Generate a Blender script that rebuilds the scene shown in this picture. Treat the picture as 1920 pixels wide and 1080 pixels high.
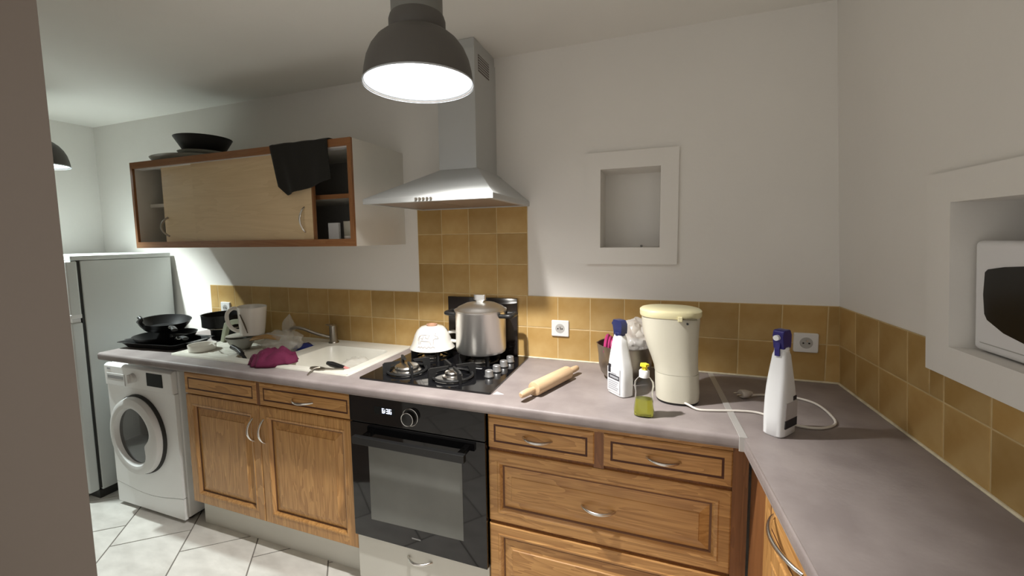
import bpy, bmesh, math, random
from mathutils import Vector, Matrix, noise
random.seed(7)
for o in list(bpy.data.objects): bpy.data.objects.remove(o)
sc = bpy.context.scene
col = sc.collection
PI = math.pi

# ------------------------------------------------------------------ camera, world, exposure
cam = bpy.data.cameras.new('camera'); cam_ob = bpy.data.objects.new('camera', cam); col.objects.link(cam_ob)
R_ = Vector((0.9388551, 0.34397856, -0.01516076)); U_ = Vector((-0.01595638, 0.08745158, 0.99604097)); F_ = Vector((-0.34394257, 0.93489624, -0.08759301))
M = Matrix.Identity(4)
for i in range(3):
    M[i][0] = R_[i]; M[i][1] = U_[i]; M[i][2] = -F_[i]
M[0][3], M[1][3], M[2][3] = -0.65254785, -1.87389301, 1.47530595
cam_ob.matrix_world = M
cam.sensor_width = 36; cam.sensor_fit = 'HORIZONTAL'
cam.lens = 790.0713 / 1920 * 36
cam.shift_x = (960 - 941.2278) / 1920; cam.shift_y = (515.2701 - 540) / 1920
cam.clip_start = 0.02
sc.camera = cam_ob
w = bpy.data.worlds.new('room_ambient'); sc.world = w; w.use_nodes = True
bg = w.node_tree.nodes['Background']; bg.inputs[0].default_value = (1.0, 0.95, 0.88, 1); bg.inputs[1].default_value = 0.70
vs = sc.view_settings
vs.view_transform = 'Standard'; vs.look = 'None'; vs.gamma = 1; vs.use_curve_mapping = False
vs.exposure = 0.10
MAIN_W, LEFT_W = 112.0, 112.0
MAIN_C, LEFT_C = (1.0, 0.97, 0.93), (0.90, 1.0, 0.98)

# ------------------------------------------------------------------ materials
MATS = {}
def mat(name, c, rough=0.5, metal=0.0, vary=0.0, vscale=8.0, bump=0.0, bscale=60.0, objvar=0.0, trans=0.0, ior=1.45, emit=None, estr=0.0, coat=0.0, alpha=1.0, spec=0.5, c2=None, stretch=None):
    if name in MATS: return MATS[name]
    m = bpy.data.materials.new(name); m.use_nodes = True
    nt = m.node_tree; n = nt.nodes; l = nt.links; b = n['Principled BSDF']
    b.inputs['Base Color'].default_value = (*c, 1); b.inputs['Roughness'].default_value = rough
    b.inputs['Metallic'].default_value = metal; b.inputs['Transmission Weight'].default_value = trans
    b.inputs['IOR'].default_value = ior; b.inputs['Coat Weight'].default_value = coat
    b.inputs['Alpha'].default_value = alpha; b.inputs['Specular IOR Level'].default_value = spec
    if emit:
        b.inputs['Emission Color'].default_value = (*emit, 1); b.inputs['Emission Strength'].default_value = estr
    tc = n.new('ShaderNodeTexCoord'); out = None
    if vary or bump:
        mp = n.new('ShaderNodeMapping'); l.new(tc.outputs['Object'], mp.inputs[0])
        if stretch: mp.inputs['Scale'].default_value = stretch
    if vary:
        nz = n.new('ShaderNodeTexNoise'); nz.inputs['Scale'].default_value = vscale; nz.inputs['Detail'].default_value = 5
        l.new(mp.outputs[0], nz.inputs['Vector'])
        mx = n.new('ShaderNodeMix'); mx.data_type = 'RGBA'
        cc = c2 or tuple(x * (1 - vary) for x in c)
        mx.inputs['A'].default_value = (*c, 1); mx.inputs['B'].default_value = (*cc, 1)
        rp = n.new('ShaderNodeMapRange'); rp.inputs['From Min'].default_value = 0.35; rp.inputs['From Max'].default_value = 0.65
        l.new(nz.outputs['Fac'], rp.inputs['Value']); l.new(rp.outputs[0], mx.inputs['Factor'])
        out = mx.outputs['Result']
    if objvar:
        oi = n.new('ShaderNodeObjectInfo'); hs = n.new('ShaderNodeHueSaturation')
        mr = n.new('ShaderNodeMapRange'); mr.inputs['To Min'].default_value = 1 - objvar; mr.inputs['To Max'].default_value = 1 + objvar
        l.new(oi.outputs['Random'], mr.inputs['Value']); l.new(mr.outputs[0], hs.inputs['Value'])
        if out: l.new(out, hs.inputs['Color'])
        else: hs.inputs['Color'].default_value = (*c, 1)
        out = hs.outputs['Color']
    if out: l.new(out, b.inputs['Base Color'])
    if bump:
        nb = n.new('ShaderNodeTexNoise'); nb.inputs['Scale'].default_value = bscale; nb.inputs['Detail'].default_value = 6
        l.new(mp.outputs[0], nb.inputs['Vector'])
        bp = n.new('ShaderNodeBump'); bp.inputs['Strength'].default_value = bump; bp.inputs['Distance'].default_value = 0.004
        l.new(nb.outputs['Fac'], bp.inputs['Height']); l.new(bp.outputs[0], b.inputs['Normal'])
    MATS[name] = m; return m

def wood(name, c1, c2, axis='z', rough=0.38, coat=0.15, scale=1.0, objvar=0.06):
    """oak: stretched noise rings plus fine pores along the grain"""
    m = bpy.data.materials.new(name); m.use_nodes = True; nt = m.node_tree; n = nt.nodes; l = nt.links; b = n['Principled BSDF']
    tc = n.new('ShaderNodeTexCoord'); mp = n.new('ShaderNodeMapping'); l.new(tc.outputs['Object'], mp.inputs[0])
    s = [9 * scale] * 3; s['xyz'.index(axis)] = 1.1 * scale; mp.inputs['Scale'].default_value = s
    nz = n.new('ShaderNodeTexNoise'); nz.inputs['Scale'].default_value = 1.6; nz.inputs['Detail'].default_value = 3; nz.inputs['Distortion'].default_value = 0.6
    l.new(mp.outputs[0], nz.inputs['Vector'])
    ml = n.new('ShaderNodeMath'); ml.operation = 'MULTIPLY'; ml.inputs[1].default_value = 9; l.new(nz.outputs['Fac'], ml.inputs[0])
    fr = n.new('ShaderNodeMath'); fr.operation = 'FRACT'; l.new(ml.outputs[0], fr.inputs[0])
    mp2 = n.new('ShaderNodeMapping'); l.new(tc.outputs['Object'], mp2.inputs[0])
    s2 = [160.0] * 3; s2['xyz'.index(axis)] = 7.0; mp2.inputs['Scale'].default_value = s2
    n2 = n.new('ShaderNodeTexNoise'); n2.inputs['Scale'].default_value = 1.0; n2.inputs['Detail'].default_value = 3; l.new(mp2.outputs[0], n2.inputs['Vector'])
    ad = n.new('ShaderNodeMath'); ad.operation = 'MULTIPLY_ADD'; ad.inputs[1].default_value = 0.55
    l.new(fr.outputs[0], ad.inputs[0]); l.new(n2.outputs['Fac'], ad.inputs[2])
    rp = n.new('ShaderNodeMapRange'); rp.inputs['From Min'].default_value = 0.3; rp.inputs['From Max'].default_value = 1.2; l.new(ad.outputs[0], rp.inputs['Value'])
    mx = n.new('ShaderNodeMix'); mx.data_type = 'RGBA'; mx.inputs['A'].default_value = (*c1, 1); mx.inputs['B'].default_value = (*c2, 1)
    l.new(rp.outputs[0], mx.inputs['Factor'])
    oi = n.new('ShaderNodeObjectInfo'); hs = n.new('ShaderNodeHueSaturation'); mr = n.new('ShaderNodeMapRange')
    mr.inputs['To Min'].default_value = 1 - objvar; mr.inputs['To Max'].default_value = 1 + objvar
    l.new(oi.outputs['Random'], mr.inputs['Value']); l.new(mr.outputs[0], hs.inputs['Value']); l.new(mx.outputs['Result'], hs.inputs['Color'])
    l.new(hs.outputs['Color'], b.inputs['Base Color'])
    bp = n.new('ShaderNodeBump'); bp.inputs['Strength'].default_value = 0.25; bp.inputs['Distance'].default_value = 0.001
    l.new(n2.outputs['Fac'], bp.inputs['Height']); l.new(bp.outputs[0], b.inputs['Normal'])
    b.inputs['Roughness'].default_value = rough; b.inputs['Coat Weight'].default_value = coat; b.inputs['Coat Roughness'].default_value = 0.25
    MATS[name] = m; return m

PLASTER = mat('plaster_paint', (0.80, 0.775, 0.73), 0.85, vary=0.05, vscale=1.4, bump=0.25, bscale=35)
CEIL = mat('ceiling_paint', (0.82, 0.80, 0.75), 0.9, vary=0.04, vscale=1.5, bump=0.1, bscale=40)
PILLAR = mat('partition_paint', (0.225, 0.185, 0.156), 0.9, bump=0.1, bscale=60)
GROUT = mat('wall_grout', (0.64, 0.49, 0.26), 0.9, vary=0.2, vscale=20)
TILE = mat('ochre_glazed_tile', (0.38, 0.225, 0.066), 0.45, spec=0.3, vary=1, vscale=6, c2=(0.50, 0.34, 0.14), objvar=0.13, bump=0.12, bscale=18)
SEAL = mat('cream_sealant', (0.75, 0.68, 0.50), 0.6, vary=0.25, vscale=30)
FTILE = mat('floor_tile_stone', (0.72, 0.70, 0.655), 0.42, vary=1, vscale=7, c2=(0.58, 0.56, 0.52), objvar=0.04, bump=0.15, bscale=30, stretch=(1, 2.2, 1))
FGROUT = mat('floor_grout', (0.20, 0.185, 0.165), 0.9)
WTOP = mat('worktop_laminate', (0.30, 0.262, 0.252), 0.42, spec=0.22, vary=1, vscale=9, c2=(0.235, 0.202, 0.196), bump=0.12, bscale=110)
ALU = mat('brushed_aluminium', (0.50, 0.485, 0.47), 0.42, 0.35)
OAK = wood('oak_vertical', (0.64, 0.355, 0.125), (0.36, 0.170, 0.048), 'z')
OAKH = wood('oak_horizontal', (0.64, 0.355, 0.125), (0.36, 0.170, 0.048), 'x')
OAKY = wood('oak_depthwise', (0.64, 0.355, 0.125), (0.36, 0.170, 0.048), 'y')
OAKD = wood('stained_shaded_oak', (0.27, 0.112, 0.038), (0.165, 0.064, 0.021), 'z')  # darker stain, with shade on stiles and corner post mixed into the colour
STAIN2 = mat('stained_panel_groove', (0.15, 0.060, 0.020), 0.5)
STAIN = mat('dark_stained_groove', (0.075, 0.022, 0.009), 0.5)
EDGE = wood('beech_edging', (0.33, 0.155, 0.062), (0.25, 0.105, 0.04), 'x')
EDGEV = wood('beech_edging_upright', (0.33, 0.155, 0.062), (0.25, 0.105, 0.04), 'z')
BEECH = wood('pale_beech_panel', (0.80, 0.62, 0.38), (0.72, 0.54, 0.31), 'x', scale=0.6, coat=0.05, objvar=0.03)
WHITE = mat('white_enamel', (0.88, 0.885, 0.88), 0.3, coat=0.2)
WHITEP = mat('white_plastic', (0.74, 0.74, 0.73), 0.4)
MELA = mat('white_melamine', (0.78, 0.755, 0.68), 0.45, vary=0.06, vscale=5)
GREYIN = mat('grey_melamine_interior', (0.34, 0.33, 0.31), 0.6)
HOODM = mat('hood_white_metal', (0.48, 0.49, 0.48), 0.35, vary=0.04, vscale=5)
FILTER = mat('grease_filter', (0.36, 0.29, 0.24), 0.45, 0.6)
BLACKG = mat('black_glass', (0.006, 0.006, 0.007), 0.06, coat=0.3)
BLACKP = mat('black_plastic', (0.012, 0.012, 0.012), 0.38)
BLACKE = mat('black_enamel', (0.010, 0.010, 0.011), 0.3, vary=0.3, vscale=25)
NONSTICK = mat('black_nonstick', (0.007, 0.007, 0.007), 0.42)
OVENW = mat('oven_window_glass', (0.165, 0.17, 0.157), 0.22, vary=0.12, vscale=6)  # black glass, its reflection and haze put into a grey base colour
IRON = mat('cast_iron', (0.012, 0.012, 0.012), 0.55, bump=0.3, bscale=200)
STEEL = mat('stainless_steel', (0.76, 0.75, 0.72), 0.33, 1.0, bump=0.03, bscale=90)
DSTEEL = mat('dull_steel', (0.42, 0.385, 0.33), 0.36, 1.0, vary=0.2, vscale=14)
CHROME = mat('satin_chrome', (0.72, 0.70, 0.67), 0.25, 1.0)
SHADE = mat('lamp_shade_grey', (0.095, 0.088, 0.080), 0.55)
SHADEC = mat('lamp_collar_grey', (0.19, 0.19, 0.175), 0.55)
SHADEW = mat('lamp_shade_inner_white', (0.50, 0.53, 0.56), 0.5)
BULB = mat('lit_bulb', (1, 1, 1), 0.4, emit=(0.93, 0.97, 1.0), estr=14)
CERAM = mat('white_ceramic', (0.72, 0.69, 0.63), 0.25, coat=0.3)
SINKM = mat('sink_resin', (0.72, 0.70, 0.62), 0.35, vary=0.06, vscale=12)
GREYC = mat('grey_stoneware', (0.36, 0.36, 0.32), 0.35)
CREAM = mat('cream_plastic', (0.62, 0.595, 0.49), 0.42, vary=0.04, vscale=10)
CREAML = mat('cream_lid_plastic', (0.74, 0.68, 0.42), 0.42)
CORDM = mat('cord_white_rubber', (0.74, 0.70, 0.64), 0.5)
PINW = wood('rolling_pin_beech', (0.66, 0.47, 0.29), (0.58, 0.40, 0.235), 'x', rough=0.55, coat=0)
SPOONW = wood('spatula_wood', (0.36, 0.21, 0.07), (0.26, 0.14, 0.04), 'x', rough=0.55, coat=0)
HDPE = mat('white_bottle_plastic', (0.78, 0.79, 0.80), 0.38)
NAVY = mat('navy_plastic', (0.012, 0.018, 0.085), 0.28, coat=0.3)
NAVYP = mat('blue_violet_plastic', (0.022, 0.016, 0.16), 0.35)
INK = mat('label_black', (0.02, 0.02, 0.028), 0.5)
INKG = mat('label_grey', (0.36, 0.37, 0.40), 0.5)
YELLOW = mat('yellow_cap', (0.85, 0.68, 0.03), 0.4)
CLEAR = mat('clear_plastic', (0.97, 0.98, 0.97), 0.04, trans=1.0, ior=1.30)
LIQUID = mat('dish_soap_liquid', (0.70, 0.72, 0.10), 0.05, trans=0.8, ior=1.33)
MAGENTA = mat('magenta_cloth', (0.125, 0.010, 0.046), 0.85, bump=0.3, bscale=300)
MAGS = mat('magenta_silicone', (0.34, 0.025, 0.12), 0.4)
CLOTHB = mat('charcoal_cloth', (0.016, 0.015, 0.012), 0.9, bump=0.3, bscale=400)
GREENP = mat('pale_green_plastic', (0.36, 0.38, 0.28), 0.45)
BLUEP = mat('blue_plastic_film', (0.02, 0.03, 0.16), 0.25)
FILM = mat('cloudy_plastic_film', (0.72, 0.69, 0.62), 0.16, alpha=0.34, bump=0.6, bscale=26)
BAGC = mat('clear_plastic_bag', (0.80, 0.78, 0.74), 0.18, alpha=0.45, bump=0.6, bscale=26)
PINK = mat('pink_plastic', (0.62, 0.24, 0.22), 0.5)
DISP = mat('display_dark', (0.008, 0.009, 0.009), 0.5, spec=0.2)
DIGIT = mat('lit_digits', (0.8, 0.85, 1), 0.5, emit=(0.80, 0.86, 1.0), estr=2.2)
SLOT = mat('socket_recess', (0.42, 0.41, 0.39), 0.5)
MICRO = mat('microwave_white', (0.78, 0.775, 0.78), 0.4)
PAPER = mat('white_paper', (0.82, 0.80, 0.78), 0.8)
FRID = mat('fridge_white', (0.60, 0.625, 0.61), 0.4)
GAP = mat('dark_rubber_gap_shade', (0.03, 0.03, 0.028), 0.7)
KICKM = mat('white_kickboard', (0.66, 0.65, 0.59), 0.5, vary=0.04, vscale=6)

# ------------------------------------------------------------------ mesh helpers
def V(*a): return Vector(a)
def box(bm, x0, x1, y0, y1, z0, z1, f=None):
    P = [(x0, y0, z0), (x1, y0, z0), (x1, y1, z0), (x0, y1, z0), (x0, y0, z1), (x1, y0, z1), (x1, y1, z1), (x0, y1, z1)]
    v = [bm.verts.new(f(*p) if f else p) for p in P]
    for q in ((3, 2, 1, 0), (4, 5, 6, 7), (0, 1, 5, 4), (1, 2, 6, 5), (2, 3, 7, 6), (3, 0, 4, 7)): bm.faces.new([v[i] for i in q])
    return bm
def B(*a, f=None): return box(bmesh.new(), *a, f=f)
def loft(bm, rings, cap0=True, cap1=True, closed=True):
    rows = [[bm.verts.new(p) for p in r] for r in rings]; n = len(rows[0])
    for a, b in zip(rows, rows[1:]):
        for i in range(n if closed else n - 1):
            j = (i + 1) % n; bm.faces.new((a[i], a[j], b[j], b[i]))
    if cap0: bm.faces.new(rows[0][::-1])
    if cap1: bm.faces.new(rows[-1])
    return bm
def ring(cx, cy, z, rx, ry=None, n=32, e=2.0, rot=0.0):
    ry = rx if ry is None else ry; out = []
    for i in range(n):
        t = 2 * PI * i / n; c, s = math.cos(t), math.sin(t)
        x = rx * math.copysign(abs(c) ** (2 / e), c); y = ry * math.copysign(abs(s) ** (2 / e), s)
        out.append((cx + x * math.cos(rot) - y * math.sin(rot), cy + x * math.sin(rot) + y * math.cos(rot), z))
    return out
def lathe(bm, prof, cx=0, cy=0, n=32, cap0=True, cap1=True):
    return loft(bm, [ring(cx, cy, z, max(r, 1e-4), n=n) for r, z in prof], cap0, cap1)
def tube(bm, pts, r, n=10, caps=True):
    pts = [Vector(p) for p in pts]; rings = []; prev = None
    for i, p in enumerate(pts):
        t = (pts[min(i + 1, len(pts) - 1)] - pts[max(i - 1, 0)]).normalized()
        if prev is None:
            a = Vector((0, 0, 1)) if abs(t.z) < 0.9 else Vector((1, 0, 0)); u = t.cross(a).normalized()
        else: u = (prev - t * prev.dot(t)).normalized()
        prev = u; v = t.cross(u); rr = r[i] if isinstance(r, (list, tuple)) else r
        rings.append([p + (u * math.cos(2 * PI * k / n) + v * math.sin(2 * PI * k / n)) * rr for k in range(n)])
    return loft(bm, rings, caps, caps)
def smoothpath(pts, k=6):
    pts = [Vector(p) for p in pts]; out = []
    for i in range(len(pts) - 1):
        p0, p1, p2, p3 = pts[max(i - 1, 0)], pts[i], pts[i + 1], pts[min(i + 2, len(pts) - 1)]
        for j in range(k):
            t = j / k
            out.append(0.5 * ((2 * p1) + (p2 - p0) * t + (2 * p0 - 5 * p1 + 4 * p2 - p3) * t * t + (3 * p1 - p0 - 3 * p2 + p3) * t ** 3))
    return out + [pts[-1]]
def prism(bm, poly, d0, d1, f):
    a = [bm.verts.new(f(u, w, d0)) for u, w in poly]; b = [bm.verts.new(f(u, w, d1)) for u, w in poly]; n = len(poly)
    bm.faces.new(a[::-1]); bm.faces.new(b)
    for i in range(n): bm.faces.new((a[i], a[(i + 1) % n], b[(i + 1) % n], b[i]))
    return bm
def base_of(p):
    while p is not None:
        if 'base' in p: return Vector(p['base'])
        p = p.parent
    return Vector((0, 0, 0))
def ob(name, bm, m, parent=None, smooth=False, bevel=0, seg=2, world=True, sub=0, keep=False):
    bmesh.ops.recalc_face_normals(bm, faces=bm.faces)
    if world and parent is not None:
        b = base_of(parent)
        bmesh.ops.translate(bm, verts=bm.verts, vec=-b)
    if smooth:
        for f in bm.faces: f.smooth = True
        for e in bm.edges:
            if len(e.link_faces) == 2 and e.calc_face_angle(0) > math.radians(42): e.smooth = False
    me = bpy.data.meshes.new(name); bm.to_mesh(me); bm.free()
    for x in (m if isinstance(m, list) else [m]): me.materials.append(x)
    o = bpy.data.objects.new(name, me); col.objects.link(o)
    if parent is not None: o.parent = parent
    if bevel:
        md = o.modifiers.new('bevel', 'BEVEL'); md.width = bevel; md.segments = seg; md.limit_method = 'ANGLE'; md.angle_limit = math.radians(35)
        if seg > 1:
            for p in me.polygons: p.use_smooth = True
            md.harden_normals = True
    if sub:
        md = o.modifiers.new('sub', 'SUBSURF'); md.levels = sub; md.render_levels = sub
    return o
def tag(o, label=None, cat=None, group=None, kind=None):
    if label: o['label'] = label
    if cat: o['category'] = cat
    if group: o['group'] = group
    if kind: o['kind'] = kind
    return o
def thing(name, label, cat, loc=(0, 0, 0), rz=0.0, group=None, kind=None):
    o = bpy.data.objects.new(name, None); col.objects.link(o); o.empty_display_size = 0.05
    o.location = loc; o.rotation_euler = (0, 0, rz); o['base'] = tuple(loc)
    return tag(o, label, cat, group, kind)
def single(name, bm, m, label, cat, base, group=None, **k):
    """a thing that is one mesh, its origin at its base"""
    bmesh.ops.translate(bm, verts=bm.verts, vec=-Vector(base))
    o = ob(name, bm, m, None, **k); o.location = base; o['base'] = tuple(base)
    return tag(o, label, cat, group)
def fin(o):  # drop the builder's own bookkeeping
    for x in bpy.data.objects:
        if 'base' in x: del x['base']

# ------------------------------------------------------------------ measures
ZT, ZB = 0.912, 0.873                 # worktop top and underside
YF, FD = -0.587, -0.500               # worktop front edge, cabinet fronts
CEILZ, XL = 2.291, -4.395
MBk = lambda u, w, d: (u, d, w)                                        # back wall: u = x, w = z, d into the wall
MRt = lambda u, w, d: (-0.04 * u - 0.0514 * (w - 0.912) + d, u, w)     # right wall: u = y
def wall_hole(u0, u1, w0, w1, h, depth, th, f):
    """one wall slab with a recess h = (u0, u1, w0, w1)"""
    bm = bmesh.new(); us = [u0, h[0], h[1], u1]; ws = [w0, h[2], h[3], w1]
    for i in range(3):
        for j in range(3):
            if i == 1 and j == 1: box(bm, us[1], us[2], ws[1], ws[2], depth, depth + 0.02, f)
            else: box(bm, us[i], us[i + 1], ws[j], ws[j + 1], 0, th, f)
    bmesh.ops.remove_doubles(bm, verts=bm.verts, dist=1e-5)
    return bm

# ------------------------------------------------------------------ the setting
YR = -2.9
fl = tag(ob('floor', B(XL, 0.3, YR, 0.0, -0.05, -0.0035), FGROUT), kind='structure', label='pale stone-look floor tiles laid diagonally with dark joints')
A = math.radians(39.6); nx, ny = math.cos(A), math.sin(A); dx, dy = math.sin(A), -math.cos(A); T = 0.339
def clip(poly, ax, lim, keep_less):
    out = []
    for i, p in enumerate(poly):
        q = poly[(i + 1) % len(poly)]; pi = (p[ax] <= lim) == keep_less; qi = (q[ax] <= lim) == keep_less
        if pi: out.append(p)
        if pi != qi:
            t = (lim - p[ax]) / (q[ax] - p[ax]); out.append((p[0] + (q[0] - p[0]) * t, p[1] + (q[1] - p[1]) * t))
    return out
tile_me = None
for k in range(-2, 10):
    for s in range(-4, 13):
        n0 = -2.884 + T * (k - 1); s0 = -1.610 + 0.1635 * k + T * s - (T if 0.1635 * k > T else 0)
        g = 0.0028
        poly = [(n0 + g, s0 + g), (n0 + T - g, s0 + g), (n0 + T - g, s0 + T - g), (n0 + g, s0 + T - g)]
        P = [(a * nx + b * dx, a * ny + b * dy) for a, b in poly]
        cx = sum(p[0] for p in P) / 4; cy = sum(p[1] for p in P) / 4
        if not (-4.6 < cx < 0.1 and -2.75 < cy < 0.1): continue
        Q = P
        for ax, lim, kl in ((0, XL + 0.002, False), (0, -0.002, True), (1, -0.002, True)): Q = clip(Q, ax, lim, kl) if Q else Q
        if len(Q) < 3: continue
        whole = Q == P
        if whole and tile_me:
            o = bpy.data.objects.new('tile', tile_me); col.objects.link(o)
        else:
            bm = bmesh.new(); prism(bm, [(x - cx, y - cy) for x, y in Q], -0.0034, 0.0, lambda u, v, d: (u, v, d))
            o = ob('tile', bm, FTILE, bevel=0.0012, seg=1)
            if whole: tile_me = o.data
        if whole and not o.modifiers:
            md = o.modifiers.new('bevel', 'BEVEL'); md.width = 0.0012; md.segments = 1
        o.location = (cx, cy, 0); o.parent = fl
tag(ob('ceiling', B(XL - 0.1, 0.5, YR, 0.2, CEILZ, CEILZ + 0.1), CEIL), kind='structure', label='plain off-white plaster ceiling')
wb = tag(ob('wall_back', wall_hole(XL, 0.25, 0, CEILZ + 0.02, (-0.883, -0.642, 1.426, 1.758), 0.18, 0.24, MBk), PLASTER), kind='structure', label='white plaster wall behind the worktop with a small niche')
tag(ob('wall_left', B(XL - 0.1, XL, YR, 0.24, 0, CEILZ + 0.02), PLASTER), kind='structure', label='white end wall beyond the fridge')
wr = tag(ob('wall_right', wall_hole(YR, 0.0, 0, CEILZ + 0.05, (-1.16, -0.598, 1.203, 1.541), 0.42, 0.45, MRt), PLASTER), kind='structure', label='white plaster wall at right with the microwave niche')
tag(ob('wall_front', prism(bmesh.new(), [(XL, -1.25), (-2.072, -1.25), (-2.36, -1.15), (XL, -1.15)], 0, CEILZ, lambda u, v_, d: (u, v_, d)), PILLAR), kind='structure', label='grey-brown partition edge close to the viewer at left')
# raised plaster surrounds of the niches
def frame(name, f, o4, i4, dep, label):
    bm = bmesh.new(); (a0, a1, b0, b1), (c0, c1, d0, d1) = o4, i4
    for q in ((a0, c0, b0, b1), (c1, a1, b0, b1), (c0, c1, b0, d0), (c0, c1, d1, b1)): box(bm, q[0], q[1], q[2], q[3], -dep, 0.0, f)
    bmesh.ops.remove_doubles(bm, verts=bm.verts, dist=1e-5)
    bm2 = bm
    return tag(ob(name, bm2, PLASTER), kind='structure', label=label)
frame('trim_1', MBk, (-0.941, -0.574, 1.355, 1.829), (-0.883, -0.642, 1.426, 1.758), 0.014, 'raised white plaster surround of the small niche')
frame('trim_2', MRt, (-1.25, -0.514, 1.129, 1.612), (-1.16, -0.598, 1.203, 1.541), 0.012, 'raised white plaster surround of the microwave niche')

# splashback tiles, each one a child of its wall
TW = 0.146
ob('grout', B(-3.329, 0.0, -0.0035, 0.0, ZT, 1.204), GROUT, wb)
ob('grout', B(-1.792, -1.213, -0.0035, 0.0, 1.204, 1.63), GROUT, wb)
tcache = {}
def wtile(f, u0, u1, w0, w1, parent):
    g = 0.0019; u0 += g; u1 -= g; w0 += g; w1 -= g
    if u1 - u0 < 0.008 or w1 - w0 < 0.008: return
    key = (round(u1 - u0, 4), round(w1 - w0, 4), f is MBk)
    cu, cw = (u0 + u1) / 2, (w0 + w1) / 2; c = Vector(f(cu, cw, 0))
    if key in tcache:
        o = bpy.data.objects.new('tile', tcache[key]); col.objects.link(o)
    else:
        bm = bmesh.new(); t = 0.0046; b = 0.0016
        h, v = (u1 - u0) / 2, (w1 - w0) / 2
        rr = [[(-h, -v), (h, -v), (h, v), (-h, v)], [(-h + b, -v + b), (h - b, -v + b), (h - b, v - b), (-h + b, v - b)]]
        loft(bm, [[Vector(f(cu + a, cw + e, 0)) - c for a, e in rr[0]], [Vector(f(cu + a, cw + e, -t + 0.001)) - c for a, e in rr[0]], [Vector(f(cu + a, cw + e, -t)) - c for a, e in rr[1]]])
        o = ob('tile', bm, TILE, world=False); tcache[key] = o.data
    o.location = c; o.parent = parent
    o.rotation_euler = (0, 0, 0)
joints = [0.0, -0.05] + [-0.05 - TW * i for i in range(1, 23)] + [-3.329]
rows = [(ZT, 1.058), (1.058, 1.204)]
for a, b in zip(joints, joints[1:]):
    for r0, r1 in rows: wtile(MBk, b, a, r0, r1, wb)
cj = [-1.792, -1.656, -1.510, -1.364, -1.213]
for a, b in zip(cj, cj[1:]):
    for r0, r1 in ((1.204, 1.350), (1.350, 1.496), (1.496, 1.63)): wtile(MBk, a, b, r0, r1, wb)
ob('grout', B(-2.3, 0.0, ZT, 1.129, -0.0035, 0.0, f=MRt), GROUT, wr)
ob('grout', B(-0.514, 0.0, 1.129, 1.204, -0.0035, 0.0, f=MRt), GROUT, wr)
ry = [0.0 - 0.008, -0.13] + [-0.13 - TW * i for i in range(1, 15)]
for a, b in zip(ry, ry[1:]):
    wtile(MRt, b, a, ZT, 1.058, wr)
    if a <= -0.514: wtile(MRt, b, a, 1.058, 1.129, wr)
    elif b >= -0.514: wtile(MRt, b, a, 1.058, 1.204, wr)
    else:
        wtile(MRt, b, -0.514, 1.058, 1.129, wr); wtile(MRt, -0.514, a, 1.058, 1.204, wr)
def bead(pts, r, parent):
    ob('sealant_bead', tube(bmesh.new(), pts, r, 6), SEAL, parent, smooth=True)
bead([(-3.329, -0.008, ZT + 0.002), (-1.0, -0.008, ZT + 0.002), (-0.006, -0.008, ZT + 0.002)], 0.0045, wb)
bead([(-0.008, -0.006, ZT + 0.002), (-0.008 + 0.04, -1.0, ZT + 0.002), (-0.008 + 0.088, -2.2, ZT + 0.002)], 0.0045, wr)

# ------------------------------------------------------------------ worktops
def edge_profile(n=5):  # rounded nose of the laminate edge: (out, z)
    r = 0.012; pts = []
    for i in range(n + 1):
        t = PI / 2 * i / n; pts.append((r * math.sin(t) - r, ZT - r + r * math.cos(t)))
    for i in range(n + 1):
        t = PI / 2 * i / n; pts.append((r * math.cos(t) - r, ZB + r - r * math.sin(t)))
    return pts
wt = thing('worktop', 'long grey laminate worktop with rounded front edge along the back wall', 'worktop', (-1.9, -0.3, ZB))
bm = bmesh.new()
HX0, HX1, HY0, HY1 = -2.60, -1.885, -0.470, -0.095       # sink cut-out
XE = -3.372
def seam(y): return -0.44 - 0.04 * y
for (x0, x1, y0, y1) in ((XE, HX0, YF + 0.012, -0.001), (HX0, HX1, HY1, -0.001), (HX0, HX1, YF + 0.012, HY0)): box(bm, x0, x1, y0, y1, ZB, ZT)
v = [(HX1, YF + 0.012), (seam(YF + 0.012), YF + 0.012), (-0.4405, -0.001), (HX1, -0.001)]
prism(bm, v, ZB, ZT, lambda a, b, d: (a, b, d))
ep = edge_profile()
rings = [[(XE, YF + 0.012, ZT)] + [(XE, YF + 0.012 - (o + 0.012), z) for o, z in ep] + [(XE, YF + 0.012, ZB)],
         [(seam(YF), YF + 0.012, ZT)] + [(seam(YF), YF + 0.012 - (o + 0.012), z) for o, z in ep] + [(seam(YF), YF + 0.012, ZB)]]
loft(bm, rings)
ob('worktop_slab', bm, WTOP, wt, smooth=True)
wt2 = thing('worktop', 'grey laminate worktop running along the right wall', 'worktop', (-0.2, -1.2, ZB))
fe = lambda y: -0.4395 - 0.04 * y
bm = bmesh.new()
prism(bm, [(fe(-0.001) , -0.001), (fe(YF) + 0.0, YF), (fe(-2.2) + 0.012, -2.2), (0.088 - 0.002, -2.2), (-0.002, -0.001)], ZB, ZT, lambda a, b, d: (a, b, d))
loft(bm, [[(fe(y) + 0.012, y, ZT)] + [(fe(y) + 0.012 - (o + 0.012), y, z) for o, z in ep] + [(fe(y) + 0.012, y, ZB)] for y in (YF, -2.2)])
ob('worktop_slab', bm, WTOP, wt2, smooth=True)
bm = bmesh.new(); sy0, sy1 = -0.0095, YF - 0.002
prism(bm, [(seam(sy0) - 0.010, sy0), (seam(sy1) - 0.012, sy1), (seam(sy1) + 0.009, sy1), (seam(sy0) + 0.009, sy0)], ZT, ZT + 0.0018, lambda a, b, d: (a, b, d))
box(bm, seam(YF) - 0.012, seam(YF) + 0.009, YF - 0.003, YF, ZB - 0.002, ZT + 0.0018)
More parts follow.
